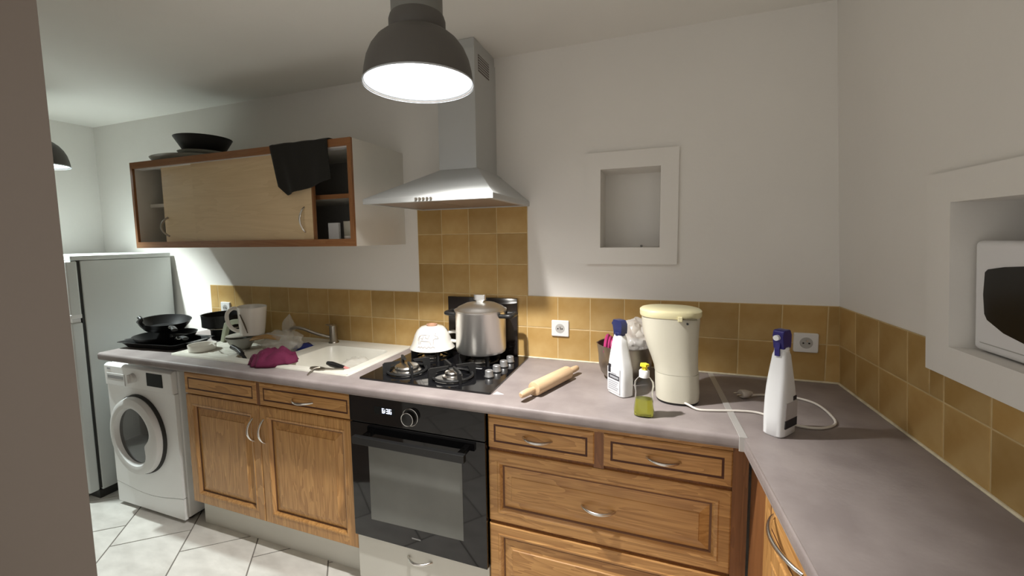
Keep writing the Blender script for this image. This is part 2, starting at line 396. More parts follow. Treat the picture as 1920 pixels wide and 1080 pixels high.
ob('joint_strip', bm, ALU, wt2, bevel=0.0008, seg=1)

# ------------------------------------------------------------------ cabinet fronts
def front(name, parent, f, u0, u1, w0, w1, style, wd, wd2, handle=None, th=0.02, stile=0.055):
    """f(u, w, d): d grows outward from the front plane. name = door or drawer_front"""
    bm = bmesh.new()
    def rect(i, d): return [f(u0 + i, w0 + i, d), f(u1 - i, w0 + i, d), f(u1 - i, w1 - i, d), f(u0 + i, w1 - i, d)]
    if style == 'panel':
        loft(bm, [rect(0, -th), rect(0, -0.003), rect(0.004, 0.0), rect(stile - 0.012, 0.0), rect(stile - 0.008, 0.0025), rect(stile - 0.002, 0.0015), rect(stile + 0.003, -0.004), rect(stile + 0.009, -0.0125), rect(stile + 0.0095, -0.018)], cap1=False)
        d = ob(name, bm, wd, parent)
        bm = bmesh.new(); i0 = stile + 0.0085
        loft(bm, [rect(i0, -0.018), rect(i0, -0.0135), rect(i0 + 0.034, -0.0035), rect(i0 + 0.036, -0.0010)])
        ob('panel', bm, wd2, d)
        ob('panel_groove', loft(bmesh.new(), [rect(stile + 0.0065, -0.0092), rect(stile + 0.0115, -0.0108)], False, False), STAIN2, d)
    else:
        i = 0.022
        loft(bm, [rect(0, -th), rect(0, -0.003), rect(0.004, 0.0), rect(i, 0.0), rect(i + 0.002, -0.004), rect(i + 0.006, -0.004), rect(i + 0.008, -0.0005)])
        d = ob(name, bm, wd, parent)
        ob('stained_groove', loft(bmesh.new(), [rect(i + 0.0005, -0.0012), rect(i + 0.0068, -0.0012)], False, False), STAIN, d)
    if handle:
        (ha, hb, hc, hd) = handle; p = []
        for k in range(15):
            t = k / 14; a = PI * t
            p.append(f(ha + (hc - ha) * t, hb + (hd - hb) * t, 0.031 * math.sin(a) ** 0.75 - 0.001))
        r = [0.0046 + 0.0012 * math.sin(PI * k / 14) for k in range(15)]
        ob('handle', tube(bmesh.new(), p, r, 10), CHROME, d, smooth=True)
    return d
Fb = lambda u, w, d: (u, FD - d, w)
# --- double-door sink cabinet
sc_ = thing('base_cabinet', 'oak base cabinet with two panelled doors under the sink', 'cabinet', (-2.34, -0.25, 0.157))
X0, X1, XM = -2.856, -1.832, -2.362
bm = bmesh.new()
box(bm, X0, X0 + 0.018, FD + 0.021, -0.02, 0.157, ZB - 0.001); box(bm, X1 - 0.018, X1, FD + 0.021, -0.02, 0.157, ZB - 0.001)
box(bm, X0 + 0.018, X1 - 0.018, FD + 0.021, -0.02, 0.157, 0.175); box(bm, X0 + 0.018, X1 - 0.018, -0.04, -0.02, 0.175, ZB - 0.02)
ob('carcass', bm, MELA, sc_)
ob('face_rail', B(X0, X1, FD + 0.003, FD + 0.0205, 0.834, ZB - 0.001), OAKH, sc_)
ob('face_stile', B(XM - 0.014, XM + 0.014, FD + 0.003, FD + 0.0205, 0.724, 0.834), OAKD, sc_)
front('drawer_front', sc_, Fb, X0, XM - 0.010, 0.728, 0.833, 'groove', OAKH, OAKH)
front('drawer_front', sc_, Fb, XM + 0.010, X1, 0.728, 0.833, 'groove', OAKH, OAKH, (-2.155, 0.776, -2.040, 0.776))
front('door', sc_, Fb, X0, XM - 0.0015, 0.158, 0.722, 'panel', OAK, OAK, (-2.405, 0.655, -2.405, 0.548))
front('door', sc_, Fb, XM + 0.0015, X1, 0.158, 0.722, 'panel', OAK, OAK, (-2.335, 0.660, -2.335, 0.548))
# --- drawer cabinet
dc = thing('drawer_cabinet', 'oak drawer cabinet with two small and two wide drawers right of the oven', 'cabinet', (-0.82, -0.25, 0.15))
X0, X1 = -1.222, -0.427
bm = bmesh.new()
box(bm, X0, X0 + 0.018, FD + 0.021, -0.02, 0.13, ZB - 0.001); box(bm, X1 - 0.018, X1, FD + 0.021, -0.02, 0.13, ZB - 0.001)
box(bm, X0 + 0.018, X1 - 0.018, FD + 0.021, -0.02, 0.13, 0.15); box(bm, X0 + 0.018, X1 - 0.018, -0.04, -0.02, 0.15, ZB - 0.02)
ob('carcass', bm, MELA, dc)
ob('face_rail', B(X0, X1, FD + 0.003, FD + 0.0205, 0.826, ZB - 0.001), OAKH, dc)
ob('face_stile', B(-0.841, -0.807, FD + 0.003, FD + 0.0205, 0.700, 0.826), OAKD, dc)
ob('face_rail', B(X0, X1, FD + 0.012, FD + 0.0205, 0.40, 0.72), OAKD, dc)
front('drawer_front', dc, Fb, X0, -0.839, 0.712, 0.824, 'groove', OAKH, OAKH, (-1.088, 0.768, -0.984, 0.768))
front('drawer_front', dc, Fb, -0.808, X1, 0.712, 0.824, 'groove', OAKH, OAKH, (-0.672, 0.766, -0.572, 0.766))
front('drawer_front', dc, Fb, X0, X1, 0.430, 0.698, 'panel', OAKH, OAKH, (-0.880, 0.557, -0.770, 0.557), stile=0.045)
front('drawer_front', dc, Fb, X0, X1, 0.145, 0.417, 'panel', OAKH, OAKH, (-0.880, 0.275, -0.770, 0.275), stile=0.045)
single('corner_post', B(-0.4265, -0.384, FD + 0.004, FD + 0.024, 0.12, ZB - 0.001), OAKD, 'dark brown wooden post filling the inner corner of the cabinets', 'corner post', (-0.405, FD, 0.12))
# --- cabinet under the right worktop, facing left
Fr = lambda u, w, d: (-0.408 - 0.04 * u - d, u, w)
rc = thing('base_cabinet', 'narrow oak cabinet with a bow handle under the right worktop', 'cabinet', (-0.2, -0.95, 0.13))
bm = bmesh.new(); box(bm, -1.02, -0.66, 0.13, ZB - 0.001, -0.36, -0.021, Fr); ob('carcass', bm, OAKD, rc)
front('drawer_front', rc, Fr, -0.992, -0.702, 0.728, 0.853, 'groove', OAKY, OAKY, (-0.940, 0.800, -0.752, 0.800))
front('door', rc, Fr, -0.992, -0.702, 0.145, 0.722, 'panel', OAK, OAK)
ob('face_stile', B(-0.700, -0.66, 0.13, ZB - 0.002, -0.0205, -0.006, f=Fr), OAK, rc)
ob('corner_filler', B(-0.6595, -0.502, 0.13, ZB - 0.002, -0.026, -0.010, f=Fr), OAKD, rc)
rc2 = thing('base_cabinet', 'oak cabinet nearest the viewer under the right worktop', 'cabinet', (-0.2, -1.5, 0.13))
bm = bmesh.new(); box(bm, -1.62, -1.021, 0.13, ZB - 0.001, -0.36, -0.021, Fr); ob('carcass', bm, OAKD, rc2)
front('drawer_front', rc2, Fr, -1.60, -1.000, 0.728, 0.853, 'groove', OAKY, OAKY)
front('door', rc2, Fr, -1.60, -1.000, 0.145, 0.722, 'panel', OAK, OAK)
single('kickboard', B(-2.87, -1.831, -0.4425, -0.4245, 0.0, 0.156), KICKM, 'white kickboard on the floor under the oak sink cabinet', 'kickboard', (-2.35, -0.433, 0))
single('kickboard', B(-1.220, -0.390, -0.4425, -0.4245, 0.0, 0.129), KICKM, 'white kickboard under the oak drawer cabinet', 'kickboard', (-0.8, -0.433, 0))
bd = thing('plinth_drawer', 'white drawer with bow handle below the black oven', 'drawer', (-1.53, -0.25, 0.0))
bm = bmesh.new(); box(bm, -1.829, -1.226, FD - 0.001, FD + 0.018, 0.035, 0.236); d = ob('drawer_front', bm, KICKM, bd, bevel=0.002)
p = [(-1.582 + 0.108 * k / 14, FD - 0.001 - 0.030 * math.sin(PI * k / 14) ** 0.75, 0.190) for k in range(15)]
ob('handle', tube(bmesh.new(), p, 0.0055, 10), CHROME, d, smooth=True)
bm = bmesh.new(); box(bm, -1.81, -1.245, FD + 0.018, -0.05, 0.0, 0.20); ob('drawer_box', bm, MELA, bd)

# ------------------------------------------------------------------ oven
ov = thing('oven', 'black built-in oven with glass door and single round knob', 'oven', (-1.528, -0.26, 0.238))
X0, X1 = -1.829, -1.227
ob('housing', B(X0 + 0.015, X1 - 0.015, FD + 0.003, -0.03, 0.238, 0.868), BLACKE, ov)
cp = ob('control_panel', B(X0, X1, FD - 0.018, FD + 0.002, 0.737, 0.846), BLACKG, ov, bevel=0.0015)
Fo = lambda u, w, d: (u, FD - 0.018 - d, w)
ob('display', B(-1.706, -1.606, FD - 0.0186, FD - 0.0178, 0.782, 0.812), DISP, cp)
SEG = {'6': 'abcdefg'.replace('b', ''), '3': 'abcdg'}
def digit(ch, u, w, W, H, f, parent):
    t = W * 0.22; bm = bmesh.new()
    S = dict(a=(0, W, H - t, H), g=(0, W, H / 2 - t / 2, H / 2 + t / 2), d=(0, W, 0, t), f=(0, t, H / 2, H), b=(W - t, W, H / 2, H), e=(0, t, 0, H / 2), c=(W - t, W, 0, H / 2))
    for s in SEG[ch]: a, b, c, e = S[s]; box(bm, u + a, u + b, w + c, w + e, 0.0005, 0.0011, f)
    ob('digit', bm, DIGIT, parent)
for k, ch in enumerate('636'): digit(ch, -1.668 + k * 0.0145 + (0.004 if k else 0), 0.788, 0.0105, 0.019, Fo, cp)
bm = bmesh.new(); box(bm, -1.6560, -1.6535, 0.792, 0.795, 0.0005, 0.0011, Fo); box(bm, -1.6560, -1.6535, 0.799, 0.802, 0.0005, 0.0011, Fo); ob('digit_colon', bm, DIGIT, cp)
def ycyl(bm, cx, cz, prof, n=36):
    return loft(bm, [[(cx + r * math.cos(2 * PI * i / n), y, cz + r * math.sin(2 * PI * i / n)) for i in range(n)] for r, y in prof])
y0 = FD - 0.018
kn = ob('knob', ycyl(bmesh.new(), -1.537, 0.789, [(0.034, y0), (0.034, y0 - 0.004), (0.027, y0 - 0.006), (0.0265, y0 - 0.026), (0.024, y0 - 0.0275)]), BLACKP, cp, smooth=True)
def yring(cx, cz, r, t, y): return tube(bmesh.new(), [(cx + r * math.cos(2 * PI * i / 40), y, cz + r * math.sin(2 * PI * i / 40)) for i in range(41)], t, 6, False)
ob('knob_ring', yring(-1.537, 0.789, 0.0335, 0.0016, y0 - 0.004), CHROME, kn, smooth=True)
ob('knob_ring', yring(-1.537, 0.789, 0.0255, 0.0014, y0 - 0.0268), CHROME, kn, smooth=True)
dr = ob('door', B(X0, X1, FD - 0.018, FD + 0.002, 0.240, 0.733), BLACKG, ov, bevel=0.0015)
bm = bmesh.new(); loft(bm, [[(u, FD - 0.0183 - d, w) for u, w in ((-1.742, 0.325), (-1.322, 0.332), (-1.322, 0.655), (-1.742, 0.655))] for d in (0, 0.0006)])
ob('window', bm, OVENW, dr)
bm = bmesh.new(); box(bm, -1.775, -1.287, FD - 0.075, FD - 0.055, 0.672, 0.702)
hd = ob('handle', bm, BLACKP, dr, bevel=0.002)
for u in (-1.752, -1.325): ob('handle_post', B(u, u + 0.022, FD - 0.0552, FD - 0.018, 0.678, 0.696), BLACKP, hd)
ob('maker_mark', B(-1.551, -1.511, FD - 0.0187, FD - 0.0181, 0.285, 0.290), mat('grey_print', (0.25, 0.25, 0.24), 0.5), dr)

# ------------------------------------------------------------------ washing machine
WX0, WX1, WY = -3.505, -2.952, -0.492
wm = thing('washing_machine', 'white front-loading washing machine under the left end of the worktop', 'washing machine', ((WX0 + WX1) / 2, -0.26, 0))
ob('body', B(WX0, WX1, WY + 0.02, -0.06, 0.02, 0.822), WHITE, wm, bevel=0.012, seg=3)
cur = lambda t: 0.137 - 0.030 * math.sin(PI * t) ** 1.3
fp = ob('front_panel', prism(bmesh.new(), [(WX0 + (WX1 - WX0) * i / 20, cur(i / 20) + 0.0035) for i in range(21)] + [(WX1, 0.70), (WX0, 0.70)], WY, WY + 0.0195, lambda u, w_, d: (u, d, w_)), WHITE, wm)
bm = bmesh.new(); n = 20
pts = []
for i in range(n + 1):
    t = i / n; u = WX0 + (WX1 - WX0) * t; pts.append((u, cur(t)))
prism(bm, [(WX1, 0.022), (WX1, pts[-1][1])][:1] + [p for p in pts[::-1]] + [(WX0, 0.022)], WY + 0.001, WY + 0.0195, lambda u, w_, d: (u, d, w_))
ob('kick_panel', bm, WHITE, wm)
ob('kick_gap', B(WX0 + 0.012, WX1 - 0.012, WY + 0.012, WY + 0.0195, 0.10, 0.142), GAP, wm)
cpan = ob('control_panel', loft(bmesh.new(), [[(WX0, WY + 0.0195, z) for z in (0.702, 0.822)] + [(WX0, WY + 0.004, 0.822), (WX0, WY - 0.010, 0.812), (WX0, WY - 0.008, 0.702)],
      [(WX1, WY + 0.0195, z) for z in (0.702, 0.822)] + [(WX1, WY + 0.004, 0.822), (WX1, WY - 0.010, 0.812), (WX1, WY - 0.008, 0.702)]]), WHITE, wm, bevel=0.004)
Fw = lambda u, w_, d: (u, WY - 0.009 - d, w_)
ob('detergent_drawer', B(WX0 + 0.022, WX0 + 0.175, 0.708, 0.772, 0.0, 0.002, f=Fw), WHITEP, cpan, bevel=0.002)
ob('drawer_grip', B(WX0 + 0.03, WX0 + 0.166, 0.744, 0.762, 0.0015, 0.0028, f=Fw), mat('grip_recess', (0.30, 0.30, 0.30), 0.6), cpan)
ob('maker_mark', B(WX0 + 0.030, WX0 + 0.055, 0.792, 0.801, 0.0015, 0.0022, f=Fw), INKG, cpan)
kn = ob('program_knob', ycyl(bmesh.new(), -3.255, 0.763, [(0.026, WY - 0.008), (0.025, WY - 0.024), (0.020, WY - 0.027)]), WHITEP, cpan, smooth=True)
ob('knob_grip', B(-3.259, -3.251, WY - 0.038, WY - 0.024, 0.740, 0.786), WHITEP, kn, bevel=0.002)
ob('display', B(-3.145, -3.022, 0.732, 0.802, 0.0, 0.0025, f=Fw), DISP, cpan, bevel=0.001)
# porthole
PX, PZ = -3.245, 0.452
bm = bmesh.new(); n = 56
def pr(r, y, notch=0.0, sx=0.94):
    out = []
    for i in range(n):
        a = 2 * PI * i / n; rr = r
        if notch:
            dlt = (a + 0.35 + PI) % (2 * PI) - PI
            rr = r - notch * math.exp(-(dlt / 0.38) ** 2)
        out.append((PX + sx * rr * math.cos(a), y, PZ + rr * math.sin(a)))
    return out
loft(bm, [pr(0.205, WY), pr(0.212, WY - 0.02), pr(0.205, WY - 0.042), pr(0.180, WY - 0.050), pr(0.160, WY - 0.046, 0.050), pr(0.150, WY - 0.030, 0.050), pr(0.146, WY - 0.004, 0.050)], cap1=False)
dr = ob('door', bm, WHITEP, wm, smooth=True)
bm = bmesh.new(); loft(bm, [pr(0.219, WY - 0.001), pr(0.216, WY - 0.016)]); ob('door_seal', bm, GAP, dr, smooth=True)
bm = bmesh.new(); loft(bm, [pr(0.149, WY - 0.026, 0.050), pr(0.128, WY - 0.024, 0.045), pr(0.07, WY - 0.010, 0.02), pr(0.02, WY - 0.006)])
ob('porthole_glass', bm, mat('porthole_glass', (0.05, 0.05, 0.048), 0.12, coat=0.4, vary=0.6, vscale=14), dr, smooth=True)
for u, v in ((WX0 + 0.05, -0.44), (WX1 - 0.05, -0.44), (WX0 + 0.05, -0.1), (WX1 - 0.05, -0.1)):
    ob('foot', lathe(bmesh.new(), [(0.02, 0.0), (0.02, 0.012), (0.012, 0.021)], u, v, 12), GAP, wm)
ob('shadow_gap_skirt', B(WX0 + 0.02, WX1 - 0.02, WY + 0.03, -0.08, 0.008, 0.0205), GAP, wm)  # dark block standing in for the shadow gap under the machine

# ------------------------------------------------------------------ fridge
FX0, FX1, FY = -4.24, -3.660, -0.548
fr = thing('fridge', 'white fridge freezer with two doors standing left of the washing machine', 'fridge', ((FX0 + FX1) / 2, -0.28, 0))
ob('body', B(FX0, FX1, FY + 0.062, -0.02, 0.05, 1.384), FRID, fr, bevel=0.004)
ob('top_board', B(FX0 - 0.002, FX1 + 0.004, FY + 0.02, -0.02, 1.386, 1.414), FRID, fr, bevel=0.006, seg=3)
ob('shadow_gap_skirt', B(FX0 + 0.01, FX1 - 0.01, FY + 0.05, -0.04, 0.0, 0.05), GAP, fr)
ob('door_gasket', B(FX0 + 0.01, FX1 - 0.006, FY + 0.050, FY + 0.0622, 0.06, 1.38), GAP, fr)
d1 = ob('freezer_door', B(FX0, FX1, FY, FY + 0.049, 1.062, 1.384), FRID, fr, bevel=0.008, seg=3)
d2 = ob('fridge_door', B(FX0, FX1, FY, FY + 0.049, 0.055, 1.040), FRID, fr, bevel=0.008, seg=3)
ob('hinge', B(FX1 - 0.06, FX1 - 0.01, FY + 0.01, FY + 0.045, 1.041, 1.061), WHITEP, fr)
ob('door_trim', B(FX0, FX1 + 0.001, FY - 0.002, FY + 0.049, 1.064, 1.088), WHITEP, d1, bevel=0.004)

# ------------------------------------------------------------------ wall cabinet
CX0, CX1, CY, CZ0, CZ1 = -3.327, -1.868, -0.391, 1.449, 1.907
wc = thing('wall_cabinet', 'beech-edged wall cabinet with two sliding doors', 'cabinet', ((CX0 + CX1) / 2, 0, CZ0))
e = 0.030
ob('side_panel', B(CX0, CX0 + 0.018, CY + 0.012, -0.001, CZ0, CZ1), MELA, wc)
ob('side_panel', B(CX1 - 0.018, CX1, CY + 0.012, -0.001, CZ0, CZ1), MELA, wc)
ob('top_panel', B(CX0 + 0.018, CX1 - 0.018, CY + 0.012, -0.001, CZ1 - 0.020, CZ1 - 0.002), MELA, wc)
ob('bottom_panel', B(CX0 + 0.018, CX1 - 0.018, CY + 0.012, -0.001, CZ0 + 0.002, CZ0 + 0.022), MELA, wc)
ob('back_panel', B(CX0 + 0.018, CX1 - 0.018, -0.012, -0.001, CZ0 + 0.022, CZ1 - 0.020), GREYIN, wc)
ob('edge_strip', B(CX0, CX1, CY, CY + 0.0118, CZ1 - 0.032, CZ1), EDGE, wc)
ob('edge_strip', B(CX0, CX1, CY, CY + 0.0118, CZ0, CZ0 + 0.032), EDGE, wc)
ob('edge_strip', B(CX0, CX0 + 0.018, CY, CY + 0.0118, CZ0 + 0.032, CZ1 - 0.032), EDGEV, wc)
ob('edge_strip', B(CX1 - 0.020, CX1, CY, CY + 0.0118, CZ0 + 0.032, CZ1 - 0.032), EDGEV, wc)
ob('track', B(CX0 + 0.02, CX1 - 0.02, CY + 0.012, CY + 0.05, CZ1 - 0.036, CZ1 - 0.020), WHITEP, wc)
ob('track', B(CX0 + 0.02, CX1 - 0.02, CY + 0.012, CY + 0.05, CZ0 + 0.022, CZ0 + 0.030), EDGE, wc)
ob('divider', B(-2.61, -2.594, CY + 0.055, -0.012, CZ0 + 0.022, CZ1 - 0.020), GREYIN, wc)
sh = ob('shelf', B(CX0 + 0.018, -2.61, CY + 0.075, -0.012, 1.672, 1.690), MELA, wc)
sh = ob('shelf', B(-2.594, CX1 - 0.018, CY + 0.075, -0.012, 1.664, 1.682), MELA, wc); ob('shelf_edging', B(-2.594, CX1 - 0.018, CY + 0.072, CY + 0.0752, 1.663, 1.683), EDGE, sh)
def bow(name, p0, p1, out, r, m, parent):
    p0, p1, out = Vector(p0), Vector(p1), Vector(out)
    ob(name, tube(bmesh.new(), [p0.lerp(p1, k / 14) + out * math.sin(PI * k / 14) ** 0.75 for k in range(15)], r, 10), m, parent, smooth=True)
dA = ob('sliding_door', B(-3.128, -2.40, CY + 0.032, CY + 0.046, CZ0 + 0.031, CZ1 - 0.034), BEECH, wc)
dB = ob('sliding_door', B(-2.868, -2.103, CY + 0.014, CY + 0.028, CZ0 + 0.031, CZ1 - 0.034), BEECH, wc)
ob('door_edging', B(-2.1028, -2.094, CY + 0.014, CY + 0.028, CZ0 + 0.031, CZ1 - 0.034), EDGEV, dB)
bow('handle', (-3.100, CY + 0.032, 1.610), (-3.100, CY + 0.032, 1.510), (-0.014, -0.030, 0), 0.0048, DSTEEL, dA)
bow('handle', (-2.148, CY + 0.014, 1.625), (-2.148, CY + 0.014, 1.515), (0, -0.030, 0), 0.0048, CHROME, dB)
# things inside the open right bay
zc = CZ0 + 0.0221
single('packet', B(-2.090, -2.030, -0.30, -0.285, zc, zc + 0.085), WHITEP, 'small white packet at the left in the open bay of the wall cabinet', 'packet', (-2.06, -0.29, zc), bevel=0.002)
bm = bmesh.new(); lathe(bm, [(0.030, zc), (0.038, zc + 0.02), (0.040, zc + 0.09), (0.037, zc + 0.09), (0.035, zc + 0.02), (0.0, zc + 0.006)], -1.975, -0.27, 24, True, True)
single('cup', bm, CREAM, 'cream cup standing in the open bay of the wall cabinet', 'cup', (-1.975, -0.27, zc), smooth=True)
bm = bmesh.new(); lathe(bm, [(0.022, zc), (0.034, zc + 0.012), (0.036, zc + 0.022), (0.030, zc + 0.02), (0.0, zc + 0.008)], -1.925, -0.335, 24)
single('saucer', bm, CERAM, 'tiny white dish at the right end of the open cabinet bay', 'dish', (-1.925, -0.335, zc), smooth=True)

# ------------------------------------------------------------------ range hood
HX0, HX1, HY = -1.762, -1.202, -0.462
hx = thing('range_hood', 'white pyramid range hood with square chimney above the hob', 'range hood', (-1.482, -0.2, 1.616))
bm = bmesh.new()
def rc4(x0, x1, y0, y1, z): return [(x0, y0, z), (x1, y0, z), (x1, y1, z), (x0, y1, z)]
loft(bm, [rc4(HX0 + 0.02, HX1 - 0.02, HY + 0.02, -0.02, 1.626), rc4(HX0 + 0.02, HX1 - 0.02, HY + 0.02, -0.02, 1.6165), rc4(HX0, HX1, HY, -0.001, 1.6165), rc4(HX0, HX1, HY, -0.001, 1.6375), rc4(-1.532, -1.357, -0.238, -0.001, 1.767)], False, True)
ob('canopy', bm, HOODM, hx, bevel=0.002)
for a, b in ((HX0 + 0.022, -1.484), (-1.480, HX1 - 0.022)):
    ob('filter', B(a, b, HY + 0.022, -0.024, 1.620, 1.626), FILTER, hx)
ob('chimney', B(-1.532, -1.360, -0.238, -0.001, 1.7672, 2.249), HOODM, hx)
bm = B(-1.526, -1.3655, -0.228, -0.001, 2.2492, CEILZ - 0.001); ob('inner_chimney', bm, HOODM, hx)
vent = ob('vent_grille', B(-1.3600, -1.3592, -0.200, -0.080, 2.166, 2.234), mat('vent_dark', (0.14, 0.11, 0.10), 0.6), hx)
for k in range(6):
    z = 2.172 + k * 0.0105; ob('slat', B(-1.3592, -1.3578, -0.198, -0.082, z, z + 0.0035), HOODM, vent)
for k in range(5):
    cx = -1.514 + 0.0160 * k; ob('button', ycyl(bmesh.new(), cx, 1.6270, [(0.0052, HY), (0.0052, HY - 0.006), (0.004, HY - 0.0075)], 14), DSTEEL, hx, smooth=True)

# ------------------------------------------------------------------ pendant lamps
def pendant(cx, cy, zr, label, watts, colr, bulb_m):
    t = thing('pendant_lamp', label, 'lamp', (cx, cy, zr), group='pendant lamps')
    prof = [(0.150, 0.0), (0.1490, 0.012), (0.1460, 0.034), (0.1395, 0.062), (0.128, 0.088), (0.112, 0.110), (0.092, 0.127), (0.074, 0.136)]
    s = ob('shade', lathe(bmesh.new(), [(r, zr + z) for r, z in prof], cx, cy, 56, False, False), SHADE, t, smooth=True)
    inn = [(0.1515, -0.002), (0.1525, 0.001), (0.150, 0.0035), (0.146, 0.006)] + [(r - 0.004, z) for r, z in prof[2:-1]] + [(0.02, 0.130)]
    ob('shade_lining', lathe(bmesh.new(), [(r, zr + z) for r, z in inn], cx, cy, 56, False, True), SHADEW, s, smooth=True)
    ob('collar', lathe(bmesh.new(), [(0.0735, zr + 0.131), (0.0770, zr + 0.137), (0.0770, zr + 0.166), (0.0735, zr + 0.177), (0.068, zr + 0.180)], cx, cy, 48), SHADE, t, smooth=True)
    ob('canopy_cylinder', lathe(bmesh.new(), [(0.0700, zr + 0.176), (0.0700, CEILZ - 0.001)], cx, cy, 48), SHADEC, t, smooth=True)
    b = ob('bulb', lathe(bmesh.new(), [(0.004, zr + 0.1195), (0.016, zr + 0.1200), (0.026, zr + 0.1215), (0.029, zr + 0.124), (0.026, zr + 0.127), (0.016, zr + 0.1285), (0.0135, zr + 0.1295)], cx, cy, 24), bulb_m, t, smooth=True)
    for kind, en in (('SPOT', watts), ('POINT', watts * 0.045)):   # reflector bulb: downward beam plus stray light that makes the lining glow
        L = bpy.data.lights.new('bulb_light', kind); L.energy = en; L.color = colr; L.shadow_soft_size = 0.022
        if kind == 'SPOT': L.spot_size = math.radians(106); L.spot_blend = 0.55
        lo = bpy.data.objects.new('bulb_light', L); col.objects.link(lo); lo.parent = t; lo.location = (0, 0, 0.094)
    return t
pendant(-1.278, -0.815, 1.900, 'large grey dome pendant lamp lit above the hob', MAIN_W, MAIN_C, BULB)
pendant(-3.76, -0.60, 1.895, 'distant dome pendant lamp half hidden behind the partition', LEFT_W, LEFT_C, BULB)
#__MORE__
# ------------------------------------------------------------------ sink and tap
def rrect(x0, x1, y0, y1, z, r, n=5):
    out = []
    for (cx, cy, a0) in ((x1 - r, y1 - r, 0), (x0 + r, y1 - r, 90), (x0 + r, y0 + r, 180), (x1 - r, y0 + r, 270)):
        for i in range(n + 1):
            a = math.radians(a0 + 90 * i / n); out.append((cx + r * math.cos(a), cy + r * math.sin(a), z))
    return out
ZS = ZT + 0.009
sk = thing('sink', 'off-white resin sink with one and a half bowls and drainer', 'sink', (-2.4, -0.256, ZT))
SX0, SX1, SY0, SY1 = -2.942, -1.850, -0.497, -0.020
bm = bmesh.new()
cells = [(SX0, -2.600, None), (-2.600, -2.325, (-2.578, -2.350, -0.452, -0.125, 0.105)), (-2.325, SX1, (-2.268, -1.893, -0.462, -0.125, 0.150))]
for a, b, h in cells:
    if h:
        loft(bm, [rrect(a, b, SY0, SY1, ZS, 0.0), rrect(h[0], h[1], h[2], h[3], ZS, 0.045), rrect(h[0] + 0.006, h[1] - 0.006, h[2] + 0.006, h[3] - 0.006, ZS - 0.008, 0.045),
                  rrect(h[0] + 0.018, h[1] - 0.018, h[2] + 0.018, h[3] - 0.018, ZS - h[4] + 0.02, 0.05), rrect(h[0] + 0.045, h[1] - 0.045, h[2] + 0.045, h[3] - 0.045, ZS - h[4], 0.05)], cap0=False)
    else:
        loft(bm, [rrect(a, b, SY0, SY1, ZS, 0.0), rrect(a + 0.022, b - 0.012, SY0 + 0.022, SY1 - 0.055, ZS, 0.02), rrect(a + 0.028, b - 0.018, SY0 + 0.028, SY1 - 0.061, ZS - 0.004, 0.02)], cap0=False)
loft(bm, [rrect(SX0 - 0.003, SX1 + 0.003, SY0 - 0.003, SY1 + 0.001, ZT + 0.0003, 0.012), rrect(SX0 - 0.002, SX1 + 0.002, SY0 - 0.002, SY1 + 0.001, ZS - 0.002, 0.012), rrect(SX0, SX1, SY0, SY1, ZS, 0.0)], False, False)
bmesh.ops.remove_doubles(bm, verts=bm.verts, dist=1e-5)
ob('basin', bm, SINKM, sk, smooth=True)
for k in range(7):
    yy = SY0 + 0.075 + k * 0.046
    ob('drainer_rib', tube(bmesh.new(), [(SX0 + 0.05, yy, ZS - 0.004), (-2.64, yy, ZS - 0.004)], 0.003, 6), SINKM, sk, smooth=True)
for cx, cy, zz in ((-2.08, -0.29, ZS - 0.150), (-2.464, -0.29, ZS - 0.105)):
    ob('drain', lathe(bmesh.new(), [(0.038, zz), (0.036, zz + 0.003), (0.02, zz + 0.001)], cx, cy, 24), CHROME, sk, smooth=True)
tp = thing('tap', 'short worn chrome mixer tap at the back of the sink', 'tap', (-2.296, -0.075, ZS))
ob('tap_body', lathe(bmesh.new(), [(0.027, ZS), (0.026, ZS + 0.006), (0.021, ZS + 0.010), (0.0205, ZS + 0.088), (0.018, ZS + 0.096)], -2.296, -0.075, 24), DSTEEL, tp, smooth=True)
ob('spout', tube(bmesh.new(), smoothpath([(-2.300, -0.080, ZS + 0.028), (-2.37, -0.115, ZS + 0.052), (-2.44, -0.150, ZS + 0.085), (-2.485, -0.172, ZS + 0.088), (-2.495, -0.178, ZS + 0.070)]), 0.0085, 12), DSTEEL, tp, smooth=True)
ob('lever', loft(bmesh.new(), [rrect(-2.312, -2.280, -0.100, -0.072, ZS + 0.096, 0.006), rrect(-2.322, -2.284, -0.112, -0.078, ZS + 0.104, 0.006)]), DSTEEL, tp)

# ------------------------------------------------------------------ gas hob
hb = thing('gas_hob', 'black glass gas hob with four burners and a row of metal knobs', 'hob', (-1.495, -0.26, ZT))
ZG = ZT + 0.007
ob('glass_plate', loft(bmesh.new(), [rrect(-1.783, -1.207, -0.508, -0.0225, ZT + 0.0003, 0.008), rrect(-1.783, -1.207, -0.508, -0.0225, ZG - 0.001, 0.008), rrect(-1.782, -1.208, -0.507, -0.0235, ZG, 0.008)]), BLACKG, hb)
ZP = 0.966
for (bx, by, br) in ((-1.640, -0.375, 0.050), (-1.420, -0.385, 0.030), (-1.645, -0.150, 0.038), (-1.400, -0.150, 0.040)):
    bn = ob('burner', lathe(bmesh.new(), [(br + 0.012, ZG), (br + 0.010, ZG + 0.006), (br, ZG + 0.009), (br, ZG + 0.017)], bx, by, 32), CHROME, hb, smooth=True)
    ob('burner_cap', lathe(bmesh.new(), [(br - 0.002, ZG + 0.017), (br + 0.001, ZG + 0.020), (br - 0.004, ZG + 0.025), (0.004, ZG + 0.027)], bx, by, 32), CHROME if by < -0.3 else IRON, bn, smooth=True)
